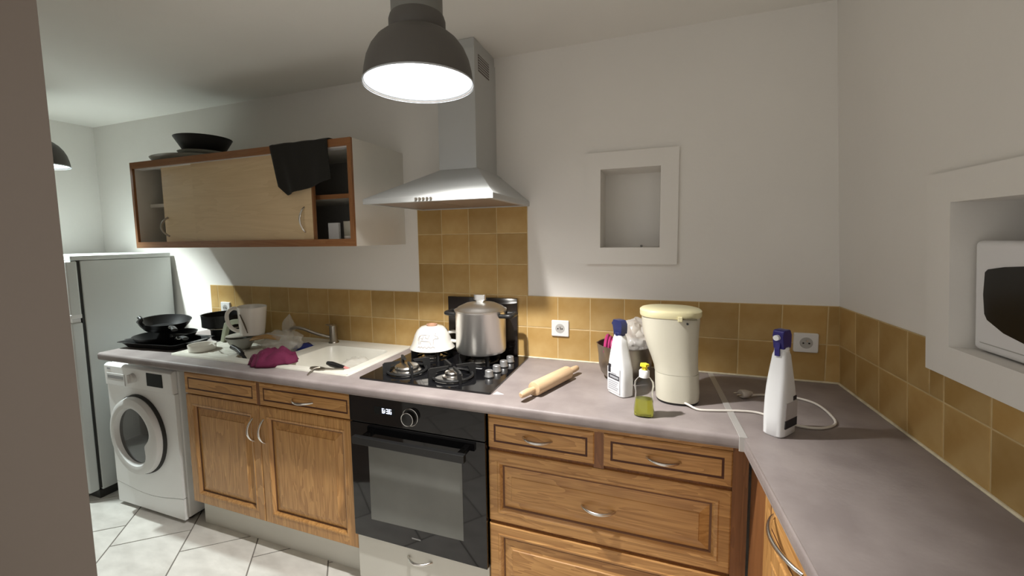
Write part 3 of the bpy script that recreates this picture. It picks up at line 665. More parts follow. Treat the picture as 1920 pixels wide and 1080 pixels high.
for (cx_, cy_, rr_) in ((-1.640, -0.375, 0.050), (-1.420, -0.385, 0.030), (-1.645, -0.150, 0.038), (-1.400, -0.150, 0.040)):
    sp = bmesh.new(); R = 0.088; zt = ZP
    for k in range(4):
        a_ = PI / 4 + k * PI / 2; c_, s_ = math.cos(a_), math.sin(a_); t_ = 0.0042
        poly = [(R + 0.012, ZG), (R + 0.012, zt - 0.006), (R + 0.004, zt), (rr_ * 0.55, zt), (rr_ * 0.55 + 0.006, zt - 0.010), (R - 0.022, zt - 0.012), (R - 0.012, ZG)]
        prism(sp, poly, -t_, t_, lambda u, w_, d, c_=c_, s_=s_: (cx_ + u * c_ - d * s_, cy_ + u * s_ + d * c_, w_))
    tube(sp, [(cx_ + (R - 0.006) * math.cos(2 * PI * i / 36), cy_ + (R - 0.006) * math.sin(2 * PI * i / 36), ZG + 0.007) for i in range(37)], 0.0055, 6, False)
    ob('pan_support', sp, IRON, hb)
for (kx, ky) in ((-1.277, -0.345), (-1.272, -0.272), (-1.267, -0.200), (-1.262, -0.128)):
    kb = ob('knob', lathe(bmesh.new(), [(0.018, ZG), (0.018, ZG + 0.005), (0.0165, ZG + 0.007), (0.0160, ZG + 0.026), (0.014, ZG + 0.028)], kx, ky, 24), mat('knob_metal', (0.34, 0.34, 0.34), 0.4, 0.6), hb, smooth=True)
    ob('knob_skirt', lathe(bmesh.new(), [(0.021, ZG), (0.021, ZG + 0.003), (0.018, ZG + 0.004)], kx, ky, 24), BLACKP, kb, smooth=True)
ob('maker_mark', B(-1.392, -1.345, -0.262, -0.252, ZG + 0.0001, ZG + 0.0006), mat('hob_print', (0.30, 0.30, 0.30), 0.5), hb)
single('glass_panel', B(-1.622, -1.262, -0.0200, -0.0140, ZG + 0.0005 - 0.0065, 1.190), mat('smoked_glass', (0.018, 0.015, 0.014), 0.08, coat=0.3), 'dark smoked glass panel standing against the tiles behind the steel pot', 'glass panel', (-1.44, -0.017, ZT), bevel=0.001, seg=1)

# stock pot
px, py, pz = -1.392, -0.150, ZP + 0.0005
sp = thing('stock_pot', 'tall stainless steel stock pot with lid on the rear burner', 'pot', (px, py, pz))
r = 0.113
ob('pot_body', lathe(bmesh.new(), [(r - 0.014, pz), (r - 0.004, pz + 0.004), (r, pz + 0.016), (r, pz + 0.180), (r + 0.004, pz + 0.185), (r + 0.004, pz + 0.188)], px, py, 64), STEEL, sp, smooth=True)
ld = ob('lid', lathe(bmesh.new(), [(r + 0.004, pz + 0.1885), (r + 0.005, pz + 0.192), (r - 0.004, pz + 0.195), (r - 0.012, pz + 0.203), (r - 0.045, pz + 0.218), (0.02, pz + 0.224)], px, py, 64), STEEL, sp, smooth=True)
ob('lid_knob', loft(bmesh.new(), [rrect(px - 0.018, px + 0.018, py - 0.012, py + 0.012, pz + 0.2235, 0.006), rrect(px - 0.020, px + 0.020, py - 0.012, py + 0.012, pz + 0.232, 0.006), rrect(px - 0.029, px + 0.029, py - 0.014, py + 0.014, pz + 0.234, 0.008), rrect(px - 0.029, px + 0.029, py - 0.014, py + 0.014, pz + 0.258, 0.008)]), mat('polished_lid_knob', (0.85, 0.85, 0.84), 0.18, 1.0), ld, bevel=0.002)
for sgn in (-1, 1):
    hp = smoothpath([(px + sgn * (r - 0.002) * math.cos(a), py + (r - 0.002) * math.sin(a), pz + 0.170) if e else (px + sgn * (r + 0.045) * math.cos(a * 0.7), py + (r + 0.045) * math.sin(a * 0.7), pz + 0.172) for a, e in ((-0.34, 1), (-0.34, 0), (0.0, 0), (0.34, 0), (0.34, 1))], 5)
    ob('pot_handle', tube(bmesh.new(), hp, 0.0095, 10), BLACKP, sp, smooth=True)
# bell with cow drawing
bx, by, bz = -1.640, -0.155, ZP + 0.0005
bl = thing('ceramic_bell', 'white bell-shaped ceramic cup upside down on the hob with a faint cow drawing', 'cup', (bx, by, bz))
bprof = [(0.100, 0.0), (0.106, 0.001), (0.104, 0.006), (0.096, 0.018), (0.088, 0.040), (0.080, 0.064), (0.069, 0.084), (0.052, 0.098), (0.030, 0.103)]
ob('bell_body', lathe(bmesh.new(), [(a, bz + z) for a, z in bprof] , bx, by, 56), CERAM, bl, smooth=True)
ob('foot_ring', lathe(bmesh.new(), [(0.024, bz + 0.102), (0.026, bz + 0.110), (0.020, bz + 0.111), (0.018, bz + 0.104)], bx, by, 32), mat('bare_clay', (0.45, 0.26, 0.17), 0.7), bl, smooth=True)
ob('cup_handle', tube(bmesh.new(), smoothpath([(bx + 0.085, by + 0.028, bz + 0.030), (bx + 0.112, by + 0.038, bz + 0.028), (bx + 0.124, by + 0.042, bz + 0.050), (bx + 0.106, by + 0.037, bz + 0.072), (bx + 0.074, by + 0.026, bz + 0.070)]), 0.008, 10), CERAM, bl, smooth=True)
def bell_r(z):
    for (r0, z0), (r1, z1) in zip(bprof[1:], bprof[2:]):
        if z0 <= z <= z1: return r0 + (r1 - r0) * (z - z0) / (z1 - z0)
    return 0.03
def bpt(s, z):   # s = metres along the surface from the drawing's middle
    z = 0.045 + (z - 0.045) * 1.15; rr = bell_r(z) + 0.0003; a = math.radians(-74) + s * 1.35 / 0.085
    return (bx + rr * math.cos(a), by + rr * math.sin(a), bz + z)
cow = [[(-.030, .068), (-.012, .070), (.006, .069), (.020, .072), (.026, .066), (.034, .062), (.036, .055), (.026, .056), (.018, .052), (.017, .034)],
       [(-.030, .068), (-.034, .060), (-.032, .044), (-.031, .034)], [(-.026, .034), (-.025, .048), (-.012, .047), (.006, .046), (.010, .034)],
       [(-.012, .070), (-.010, .060), (.000, .056), (.004, .069)], [(-.028, .058), (-.020, .054), (-.018, .066)], [(.020, .072), (.018, .078)], [(.026, .070), (.030, .077)],
       [(-.034, .066), (-.038, .054), (-.037, .046)], [(-.032, .022), (-.028, .027), (-.024, .021), (-.020, .027), (-.014, .022), (-.008, .027), (-.003, .021), (.003, .027), (.010, .022), (.016, .027), (.022, .022)]]
INKB = mat('faint_drawing_ink', (0.20, 0.17, 0.16), 0.6)
for st in cow:
    pp = [];
    for (s0, z0), (s1, z1) in zip(st, st[1:]):
        for k in range(4): pp.append(bpt(s0 + (s1 - s0) * k / 4, z0 + (z1 - z0) * k / 4))
    pp.append(bpt(*st[-1])); ob('drawing_line', tube(bmesh.new(), pp, 0.0010, 5), INKB, bl)
single('paper_scrap', prism(bmesh.new(), [(-1.200, -0.500), (-1.162, -0.489), (-1.195, -0.472)], ZT + 0.0002, ZT + 0.0010, lambda a, b, d: (a, b, d)), PAPER, 'white paper scrap at the front right corner of the hob', 'paper scrap', (-1.19, -0.487, ZT))

# ------------------------------------------------------------------ rolling pin
P0, P1 = Vector((-1.079, -0.540, ZT + 0.0262)), Vector((-0.953, -0.182, ZT + 0.0262)); L = (P1 - P0).length
rp = thing('rolling_pin', 'pale wooden rolling pin lying beside the hob', 'rolling pin', (P0 + P1) / 2 - Vector((0, 0, 0.0262)))
rp.rotation_euler = (0, 0, math.atan2(P1.y - P0.y, P1.x - P0.x))
def xl(prof, n=28, zc=0.0262): return loft(bmesh.new(), [[(x, rr * math.cos(2 * PI * i / n), zc + rr * math.sin(2 * PI * i / n)) for i in range(n)] for x, rr in prof])
ob('roller', xl([(-0.118, 0.020), (-0.116, 0.0245), (-0.110, 0.0260), (0.110, 0.0260), (0.116, 0.0245), (0.118, 0.020)]), PINW, rp, smooth=True, world=False)
for s in (-1, 1): ob('handle', xl([(s * 0.117, 0.0085), (s * 0.128, 0.0095), (s * 0.150, 0.0125), (s * 0.172, 0.0120), (s * L / 2, 0.0105), (s * (L / 2 + 0.004), 0.007)]), PINW, rp, smooth=True, world=False)

# ------------------------------------------------------------------ bottles
def spray(name, label, x, y, rz, H, head_m, blank):
    t = thing(name, label, 'spray bottle', (x, y, ZT), rz)
    s = H / 0.27; bm = bmesh.new(); n = 40
    S = [(0.000, 0.041, 0.024, 0), (0.004, 0.045, 0.028, 0), (0.050, 0.0455, 0.029, 0), (0.095, 0.043, 0.0285, 0.0), (0.125, 0.037, 0.027, -0.002), (0.155, 0.030, 0.0245, -0.003), (0.185, 0.0245, 0.021, -0.003), (0.205, 0.0215, 0.0185, -0.003), (0.212, 0.0175, 0.0165, -0.003), (0.216, 0.0165, 0.0160, -0.003)]
    loft(bm, [[(p[0] + cx, p[1], p[2]) for p in ring(0, 0, z * s, rx, ry, n, 4.0)] for z, rx, ry, cx in S])
    ob('bottle_body', bm, HDPE, t, smooth=True, world=False)
    hd = ob('trigger_head', loft(bmesh.new(), [[(xx, yy * 0.0155 / 0.0155, z * s) for xx, yy in ((x0, -0.014), (x1, -0.014), (x1, 0.014), (x0, 0.014))] for z, x0, x1 in ((0.222, -0.022, 0.018), (0.238, -0.026, 0.020), (0.256, -0.030, 0.020), (0.268, -0.026, 0.012), (0.270, -0.022, 0.006))]), head_m, t, bevel=0.005, seg=3, world=False)
    ob('collar', lathe(bmesh.new(), [(0.0175, 0.214 * s), (0.018, 0.216 * s), (0.018, 0.224 * s), (0.016, 0.226 * s)], -0.003, 0, 24), HDPE if blank else head_m, t, smooth=True, world=False)
    ob('nozzle', loft(bmesh.new(), [[(xx, 0.0075 * math.cos(2 * PI * i / 16), 0.252 * s + 0.0075 * math.sin(2 * PI * i / 16)) for i in range(16)] for xx in (-0.024, -0.040)]), HDPE if blank else head_m, hd, smooth=True, world=False)
    ob('trigger', loft(bmesh.new(), [[(xx, -0.006, zz), (xx + 0.006, -0.006, zz), (xx + 0.006, 0.006, zz), (xx, 0.006, zz)] for xx, zz in ((-0.026, 0.240 * s), (-0.032, 0.222 * s), (-0.030, 0.205 * s))]), head_m, hd, world=False)
    def patch(nm, u0, u1, w0, w1, m, d=0.0):   # printed on the wide face (local -y)
        pp = [(u0, w0), (u1, w0), (u1, w1), (u0, w1)]; yy = -0.0288 - d
        ob(nm, loft(bmesh.new(), [[(a, yy + 0.0022, b) for a, b in pp], [(a, yy - 0.0006, b) for a, b in pp]]), m, t, world=False)
    if blank:
        lb = mat('label_pale', (0.48, 0.45, 0.45), 0.5)
        patch('label', -0.030, 0.034, 0.030, 0.098, lb); patch('label_band', -0.030, 0.034, 0.026, 0.050, INK, 0.0004); patch('label_mark', 0.010, 0.028, 0.100, 0.112, INK, -0.0002)
    else:
        lb = mat('label_white', (0.66, 0.67, 0.70), 0.5)
        patch('label', -0.034, 0.032, 0.012, 0.098, lb)
        patch('label_mark', -0.030, -0.016, 0.078, 0.108, INK, 0.0002); patch('label_mark', -0.012, 0.014, 0.074, 0.080, INKG, 0.0004); patch('label_band', -0.028, 0.030, 0.058, 0.074, INK, 0.0004); patch('label_band', -0.020, 0.026, 0.062, 0.070, INKG, 0.0008)
        for k in range(5): patch('label_text_line', -0.028, 0.024 - 0.004 * (k % 3), 0.048 - k * 0.007, 0.0510 - k * 0.007, INKG, 0.0004)
    return t
spray('spray_bottle', 'white spray bottle with shiny navy head and printed label beside the coffee maker', -0.768, -0.352, math.radians(-46), 0.268, NAVY, False)
spray('spray_bottle', 'white spray bottle with violet-blue head standing alone on the right worktop', -0.318, -0.520, math.radians(52), 0.298, NAVYP, True)
sx, sy = -0.683, -0.520
so = thing('soap_bottle', 'clear dish soap bottle with green liquid and yellow cap', 'bottle', (sx, sy, ZT))
S = [(0.0, 0.026, 0.018), (0.004, 0.030, 0.021), (0.02, 0.031, 0.022), (0.05, 0.0275, 0.019), (0.075, 0.0265, 0.018), (0.095, 0.030, 0.020), (0.108, 0.029, 0.020), (0.120, 0.020, 0.017), (0.126, 0.0135, 0.0135), (0.130, 0.013, 0.013)]
ob('bottle_shell', loft(bmesh.new(), [ring(sx, sy, ZT + z, a, b, 32, 2.6) for z, a, b in S] + [ring(sx, sy, ZT + max(z, 0.0015), a - 0.0011, b - 0.0011, 32, 2.6) for z, a, b in S[::-1]]), CLEAR, so, smooth=True)
ob('liquid', loft(bmesh.new(), [ring(sx, sy, ZT + z, a - 0.0016, b - 0.0016, 32, 2.6) for z, a, b in ((0.002, 0.027, 0.019), (0.006, 0.030, 0.021), (0.02, 0.031, 0.022), (0.050, 0.0275, 0.019), (0.056, 0.0270, 0.0185))]), LIQUID, so, smooth=True)
ob('collar', lathe(bmesh.new(), [(0.0155, ZT + 0.124), (0.0155, ZT + 0.144), (0.013, ZT + 0.147)], sx, sy, 24), HDPE, so, smooth=True)
bm = bmesh.new(); rings = []
for z, a in ((0.146, 0.008), (0.156, 0.0075), (0.160, 0.013), (0.166, 0.012), (0.168, 0.006)):
    rings.append([(sx + a * (1 + 0.16 * math.cos(5 * t)) * math.cos(t), sy + a * (1 + 0.16 * math.cos(5 * t)) * math.sin(t), ZT + z) for t in [2 * PI * i / 30 for i in range(30)]])
ob('cap', loft(bm, rings), YELLOW, so, smooth=True)

# ------------------------------------------------------------------ coffee maker and its cord
cm = thing('coffee_maker', 'cream plastic coffee maker with hinged lid and trailing white cord', 'coffee maker', (-0.59, -0.335, ZT))
CSEC = [(0.008, -0.648, -0.510), (0.030, -0.650, -0.509), (0.085, -0.652, -0.512), (0.118, -0.656, -0.515), (0.150, -0.667, -0.516), (0.190, -0.682, -0.516), (0.230, -0.693, -0.515), (0.270, -0.698, -0.513), (0.290, -0.699, -0.512)]
def cring(x0, x1, z, k=0.0, dep=None): return ring((x0 + x1) / 2, -0.335, z, (x1 - x0) / 2 + k, (dep or (0.074 + 0.12 * ((x1 - x0) - 0.138))) + k, 48, 2.5)
ob('base_foot', loft(bmesh.new(), [cring(-0.648, -0.510, ZT + 0.0002, -0.002), cring(-0.648, -0.510, ZT + 0.008, -0.002)]), BLACKP, cm, smooth=True)
ob('lower_housing', loft(bmesh.new(), [cring(x0, x1, ZT + z) for z, x0, x1 in CSEC[:3]] + [cring(-0.652, -0.512, ZT + 0.1005)]), CREAM, cm, smooth=True)
ob('upper_housing', loft(bmesh.new(), [cring(-0.6535, -0.513, ZT + 0.1015)] + [cring(x0, x1, ZT + z) for z, x0, x1 in CSEC[3:]]), CREAM, cm, smooth=True)
ob('housing_seam', loft(bmesh.new(), [cring(-0.652, -0.512, ZT + 0.1, -0.0012), cring(-0.652, -0.512, ZT + 0.102, -0.0012)]), mat('seam_grey', (0.30, 0.28, 0.22), 0.7), cm)
ld = ob('lid', loft(bmesh.new(), [cring(-0.702, -0.510, ZT + 0.2905, 0.001), cring(-0.703, -0.509, ZT + 0.296, 0.002), cring(-0.703, -0.509, ZT + 0.310, 0.002), cring(-0.700, -0.512, ZT + 0.314, 0.0), cring(-0.690, -0.522, ZT + 0.316, 0.0)]), CREAML, cm, smooth=True)
ob('lid_latch', B(-0.585, -0.571, -0.424, -0.412, ZT + 0.284, ZT + 0.300), CREAML, ld, bevel=0.002)
ob('lid_slot', B(-0.570, -0.527, -0.4205, -0.405, ZT + 0.2905, ZT + 0.2945), mat('slot_brown', (0.10, 0.085, 0.05), 0.7), ld)
ob('vent_hole', ycyl(bmesh.new(), -0.556, ZT + 0.278, [(0.0035, -0.4200), (0.0035, -0.4130)], 12), BLACKP, cm)
zc = ZT + 0.0042
cp_ = smoothpath([(-0.560, -0.404, ZT + 0.012), (-0.548, -0.412, ZT + 0.010), (-0.518, -0.430, zc), (-0.463, -0.420, zc), (-0.40, -0.402, zc), (-0.345, -0.400, zc), (-0.296, -0.440, zc), (-0.255, -0.468, zc), (-0.20, -0.465, zc), (-0.152, -0.418, zc), (-0.142, -0.345, zc), (-0.153, -0.265, zc), (-0.190, -0.226, zc), (-0.245, -0.212, zc), (-0.30, -0.226, zc), (-0.338, -0.252, zc + 0.004)], 8)
cd = ob('power_cord', tube(bmesh.new(), cp_, 0.0036, 10), CORDM, cm, smooth=True)
bm = bmesh.new(); a = math.radians(205); c, s_ = math.cos(a), math.sin(a); M4 = Matrix.Translation((-0.352, -0.258, ZT + 0.0145)) @ Matrix.Rotation(a, 4, 'Z')
f = lambda x, y, z: tuple(M4 @ Vector((x, y, z)))
loft(bm, [[f(x, ry_ * math.cos(2 * PI * i / 16), rz_ * math.sin(2 * PI * i / 16)) for i in range(16)] for x, ry_, rz_ in ((-0.018, 0.006, 0.006), (-0.006, 0.010, 0.010), (0.004, 0.017, 0.013), (0.020, 0.018, 0.014), (0.024, 0.016, 0.012))])
pg = ob('plug', bm, mat('plug_grey', (0.50, 0.45, 0.40), 0.55), cd, smooth=True)
for yy in (-0.0095, 0.0095): ob('plug_pin', tube(bmesh.new(), [f(0.022, yy, 0), f(0.043, yy, 0)], 0.0023, 8), CHROME, pg, smooth=True)

# ------------------------------------------------------------------ steel bowl with things in it
gx, gy = -0.765, -0.172
bm = bmesh.new(); N = 56; rings = []
for r_, z in ((0.052, 0.0), (0.072, 0.006), (0.092, 0.028), (0.100, 0.058), (0.102, 0.095), (0.102, 0.136), (0.105, 0.140), (0.101, 0.139), (0.099, 0.095), (0.097, 0.058), (0.088, 0.030), (0.06, 0.010)):
    rr = []
    for i in range(N):
        t = 2 * PI * i / N; dl = (t - math.radians(195) + PI) % (2 * PI) - PI; k = max(0, (z - 0.09) / 0.05) * math.exp(-(dl / 0.22) ** 2)
        q = r_ + 0.007 * k; rr.append((gx + q * math.cos(t), gy + q * math.sin(t), ZT + z + 0.003 * k))
    rings.append(rr)
single('steel_bowl', loft(bm, rings), DSTEEL, 'dull steel bowl with pouring lip behind the coffee maker', 'bowl', (gx, gy, ZT), smooth=True)
sm = thing('silicone_mould', 'magenta ribbed silicone mould stuck in the steel bowl', 'silicone mould', (gx - 0.045, gy - 0.02, ZT + 0.05))
for k in range(4):
    o_ = k * 0.009
    ob('rib', tube(bmesh.new(), [(gx - 0.066 + o_ * 1.2 + 0.004 * math.cos(t), gy - 0.010 + (0.056 - o_) * math.cos(t), ZT + 0.115 + (0.054 - o_ * 0.8) * math.sin(t)) for t in [PI * i / 16 for i in range(17)]], 0.0066, 8), MAGS, sm, smooth=True)
ob('bowl_wall', loft(bmesh.new(), [ring(gx - 0.040, gy - 0.01, ZT + z, rx, ryy, 28) for z, rx, ryy in ((0.060, 0.030, 0.030), (0.110, 0.036, 0.046), (0.140, 0.034, 0.042), (0.156, 0.020, 0.030), (0.160, 0.004, 0.006))]), MAGS, sm, smooth=True)
def blob(c, rad, seed, amp=0.25, sub=3, freq=1.6, flat=None):
    bm = bmesh.new(); bmesh.ops.create_icosphere(bm, subdivisions=sub, radius=1)
    for v in bm.verts:
        n_ = v.co.normalized(); q = n_ * freq + Vector((seed, seed * 0.7, 1.3))
        k = 1 + amp * noise.noise(q) + amp * 0.5 * noise.noise(q * 2.7) + amp * 0.25 * abs(noise.noise(q * 6))
        v.co = Vector((n_.x * rad[0], n_.y * rad[1], n_.z * rad[2])) * k + Vector(c)
        if flat is not None and v.co.z < flat: v.co.z = flat
    return bm
single('plastic_bag', blob((-0.715, -0.168, ZT + 0.172), (0.056, 0.056, 0.066), 3.1, 0.34, 4, 1.7), BAGC, 'cloudy clear plastic bag stuffed in the steel bowl', 'plastic bag', (-0.712, -0.168, ZT + 0.12), smooth=True)

# ------------------------------------------------------------------ sockets
def socket(x, z, label, wdt=0.080, hgt=0.074, y=-0.0048):
    t = thing('wall_socket', label, 'socket', (x, y, z), group='white wall sockets')
    ob('cover_plate', loft(bmesh.new(), [[(a, yy, b) for a, b, _ in rrect(x - wdt / 2 + i, x + wdt / 2 - i, z - hgt / 2 + i, z + hgt / 2 - i, 0, 0.005)] for yy, i in ((y, 0), (y - 0.007, 0.0005), (y - 0.009, 0.003))]), WHITEP, t)
    ob('socket_well', ycyl(bmesh.new(), x, z, [(0.0215, y - 0.0090), (0.0205, y - 0.0094), (0.019, y - 0.0093)], 28), SLOT, t, smooth=True)
    for u in (-0.0095, 0.0095): ob('pin_hole', ycyl(bmesh.new(), x + u, z - 0.001, [(0.0032, y - 0.0090), (0.0032, y - 0.0099)], 12), BLACKP, t)
    ob('earth_pin', ycyl(bmesh.new(), x, z + 0.009, [(0.0026, y - 0.0090), (0.0024, y - 0.020)], 10), CHROME, t, smooth=True)
socket(-1.060, 1.060, 'white wall socket on the tiles between the pot and the navy spray bottle')
socket(-0.117, 1.062, 'white wall socket nearest the right corner behind the spray bottle')
socket(-3.195, 1.062, 'white wall socket at the left end of the tiles behind the pans')

# ------------------------------------------------------------------ things on top of the wall cabinet
zc = CZ1 + 0.0003
single('platter', loft(bmesh.new(), [ring(-3.085, -0.255, zc + z, a, b, 48) for z, a, b in ((0.0, 0.150, 0.090), (0.004, 0.165, 0.10), (0.020, 0.205, 0.128), (0.030, 0.212, 0.134), (0.028, 0.203, 0.126), (0.010, 0.160, 0.098))]), GREYC, 'grey oval platter lying on top of the wall cabinet', 'platter', (-3.085, -0.255, zc), smooth=True)
single('plate', loft(bmesh.new(), [ring(-2.975, -0.225, zc + 0.0305 + z, a, None, 48) for z, a in ((0.0, 0.070), (0.003, 0.080), (0.016, 0.118), (0.020, 0.123), (0.018, 0.116), (0.007, 0.078))]), GREYC, 'grey round plate between the platter and the black bowl', 'plate', (-2.975, -0.225, zc + 0.0305), smooth=True)
single('black_bowl', loft(bmesh.new(), [ring(-2.985, -0.22, zc + 0.0515 + z, a, None, 48) for z, a in ((0.0, 0.088), (0.003, 0.093), (0.074, 0.134), (0.078, 0.136), (0.076, 0.131), (0.010, 0.090))]), NONSTICK, 'black flared bowl on top of the stacked plates', 'bowl', (-2.985, -0.22, zc + 0.0515), smooth=True)
bm = bmesh.new(); NU, NV = 26, 26; rows_ = []
for j in range(NV + 1):
    row = []; v_ = j / NV
    for i in range(NU + 1):
        u = i / NU
        if v_ < 0.3:
            t = v_ / 0.3; y = -0.27 - 0.125 * t; z = zc + 0.0035 + 0.0025 * abs(math.sin(u * 9 + t * 3)); x = -2.312 + 0.328 * u
            if t > 0.93: z -= 0.002
        else:
            t = (v_ - 0.3) / 0.7
            zb = 1.720 - 0.040 * (u / 0.15) if u < 0.15 else (1.680 + 0.030 * ((u - 0.15) / 0.5) if u < 0.65 else 1.710 + 0.030 * ((u - 0.65) / 0.35))
            z = CZ1 - (CZ1 - zb) * t
            x = -2.312 + 0.328 * u + t * (0.050 * (1 - u) + 0.012 * u)
            y = -0.3965 - 0.010 * t * (0.5 + 0.5 * math.sin(u * 15 + 0.6 + 1.2 * t)) - 0.014 * t * math.exp(-((u - 0.22 - 0.1 * t) / 0.08) ** 2)
        row.append((x, y, z))
    rows_.append(row)
loft(bm, rows_, False, False, closed=False)
o = single('dark_cloth', bm, CLOTHB, 'dark charcoal cloth draped over the front of the wall cabinet', 'cloth', (-2.15, -0.39, CZ1), smooth=True)
md = o.modifiers.new('thickness', 'SOLIDIFY'); md.thickness = 0.003; md.offset = 1

# ------------------------------------------------------------------ dirty dishes at the left
tr = thing('baking_tray', 'black rectangular baking tray at the left end of the worktop', 'tray', (-3.19, -0.362, ZT), math.radians(5))
def rr2(hx_, hy_, z, r): return rrect(-hx_, hx_, -hy_, hy_, z, r)
ob('tray_body', loft(bmesh.new(), [rr2(0.165, 0.085, 0.0005, 0.02), rr2(0.172, 0.092, 0.003, 0.02), rr2(0.192, 0.110, 0.030, 0.022), rr2(0.206, 0.122, 0.033, 0.02), rr2(0.206, 0.122, 0.0345, 0.02), rr2(0.190, 0.108, 0.032, 0.022), rr2(0.168, 0.088, 0.004, 0.02)]), BLACKE, tr, smooth=True, world=False)
for s in (-1, 1): ob('tray_lip', B(min(s * 0.204, s * 0.232), max(s * 0.204, s * 0.232), -0.06, 0.06, 0.0325, 0.0345), BLACKE, tr, world=False, bevel=0.001)
def pan(name, label, x, y, z, r, h, ang, hl, tilt=(0, 0), q=0.70):
    t = thing(name, label, 'pan', (x, y, z)); t.rotation_euler = (tilt[0], tilt[1], 0)
    ob('pan_body', lathe(bmesh.new(), [(r * q, 0.0), (r * (q + 0.06), 0.003), (r * (q + (1 - q) * 0.75), h * 0.6), (r, h), (r + 0.002, h + 0.001), (r - 0.003, h), (r * (q + (1 - q) * 0.7) - 0.003, h * 0.6), (r * q + 0.003, 0.006)], 0, 0, 48), NONSTICK, t, smooth=True, world=False)
    if hl:
        c, s = math.cos(ang), math.sin(ang); pts = [(0.96 * r, h * 0.72), (r + 0.25 * hl, h * 0.95), (r + 0.6 * hl, h * 1.15), (r + hl, h * 1.1)]
        hp = smoothpath([(a * c, a * s, b) for a, b in pts], 5); k = len(hp)
        rings = []
        for i, q in enumerate(hp):
            wd_ = 0.009 + 0.006 * i / k; tk = 0.006 + 0.002 * i / k
            rings.append([(q.x - s * wd_ * math.cos(2 * PI * m_ / 12), q.y + c * wd_ * math.cos(2 * PI * m_ / 12), q.z + tk * math.sin(2 * PI * m_ / 12)) for m_ in range(12)])
        hd_ = ob('handle', loft(bmesh.new(), rings), BLACKP, t, smooth=True, world=False)
        ob('handle_ferrule', loft(bmesh.new(), [[(a * c - s * 0.0125 * math.cos(2 * PI * m_ / 12), a * s + c * 0.0125 * math.cos(2 * PI * m_ / 12), b + 0.009 * math.sin(2 * PI * m_ / 12)) for m_ in range(12)] for a, b in ((r + 0.18 * hl, h * 0.91), (r + 0.34 * hl, h * 1.0))]), CHROME, hd_, smooth=True, world=False)
    return t
pan('frying_pan', 'black frying pan sitting inside the baking tray', -3.225, -0.345, ZT + 0.005, 0.145, 0.052, math.radians(-14), 0.13, (0, 0))
t = pan('frying_pan', 'smaller black frying pan tilted on top of the other pan', -3.275, -0.315, ZT + 0.078, 0.122, 0.050, math.radians(-22), 0.12, (math.radians(2), math.radians(7)))
bm = bmesh.new(); tube(bm, smoothpath([(0.005, -0.108, 0.040), (0.010, -0.128, 0.066), (0.012, -0.125, 0.082), (-0.012, -0.120, 0.088)]), 0.010, 10); ob('side_grip', bm, BLACKP, t, smooth=True, world=False)
single('black_pot', lathe(bmesh.new(), [(0.080, ZT + 0.0005), (0.088, ZT + 0.004), (0.090, ZT + 0.055), (0.093, ZT + 0.057), (0.086, ZT + 0.055), (0.082, ZT + 0.008)], -3.030, -0.122, 48), NONSTICK, 'low black pot by the tiles under a white plate', 'pot', (-3.03, -0.122, ZT), smooth=True)
single('plate', lathe(bmesh.new(), [(0.060, ZT + 0.0585), (0.066, ZT + 0.060), (0.100, ZT + 0.066), (0.102, ZT + 0.069), (0.096, ZT + 0.068), (0.064, ZT + 0.063)], -3.030, -0.128, 48), CERAM, 'white plate lying between the low black pot and a black pan', 'plate', (-3.03, -0.128, ZT + 0.0585), smooth=True)
pan('saute_pan', 'straight black pan on the white plate near the socket', -3.055, -0.128, ZT + 0.0715, 0.113, 0.070, math.radians(25), 0.0, q=0.92)
gz = ZS
single('grey_bowl', lathe(bmesh.new(), [(0.034, gz), (0.040, gz + 0.003), (0.056, gz + 0.030), (0.072, gz + 0.060), (0.074, gz + 0.063), (0.070, gz + 0.062), (0.052, gz + 0.032), (0.034, gz + 0.008)], -2.680, -0.315, 40), GREYC, 'grey stoneware bowl on the drainer below the white jug', 'bowl', (-2.680, -0.315, gz), smooth=True)
o = single('saucer', lathe(bmesh.new(), [(0.042, 0.0), (0.047, 0.001), (0.074, 0.009), (0.077, 0.012), (0.073, 0.0115), (0.045, 0.004)], 0, 0, 40), CERAM, 'white saucer tilted across the grey bowl', 'saucer', (0, 0, 0), smooth=True)
o.location = (-2.672, -0.312, gz + 0.0635); o.rotation_euler = (math.radians(2), math.radians(-4), 0)
jg = thing('white_jug', 'large white jug with round handle stacked on the saucer', 'jug', (-2.618, -0.298, gz + 0.0765)); jg.rotation_euler = (0, math.radians(3), 0)
ob('jug_body', lathe(bmesh.new(), [(0.050, 0.0), (0.056, 0.003), (0.061, 0.05), (0.066, 0.120), (0.068, 0.142), (0.066, 0.146), (0.063, 0.143), (0.056, 0.05), (0.048, 0.008)], 0, 0, 44), CERAM, jg, smooth=True, world=False)
ob('handle', tube(bmesh.new(), smoothpath([(-0.052, -0.030, 0.128), (-0.078, -0.044, 0.134), (-0.102, -0.057, 0.110), (-0.105, -0.058, 0.072), (-0.090, -0.050, 0.034), (-0.064, -0.037, 0.016), (-0.048, -0.028, 0.020)]), 0.0095, 12), CERAM, jg, smooth=True, world=False)
o = single('dark_spatula', loft(bmesh.new(), [[(x - w_, 0, z), (x, -0.003, z), (x + w_, 0, z), (x, 0.003, z)] for x, w_, z in ((0.030, 0.002, 0.0), (0.022, 0.006, 0.02), (0.008, 0.007, 0.05), (-0.006, 0.005, 0.075), (-0.016, 0.0015, 0.092))]), mat('dark_brown_blade', (0.10, 0.075, 0.05), 0.5), 'slim dark blade leaning against the white jug', 'spatula', (0, 0, 0), smooth=True)
o.location = (-2.598, -0.366, gz + 0.098)
bm = bmesh.new()
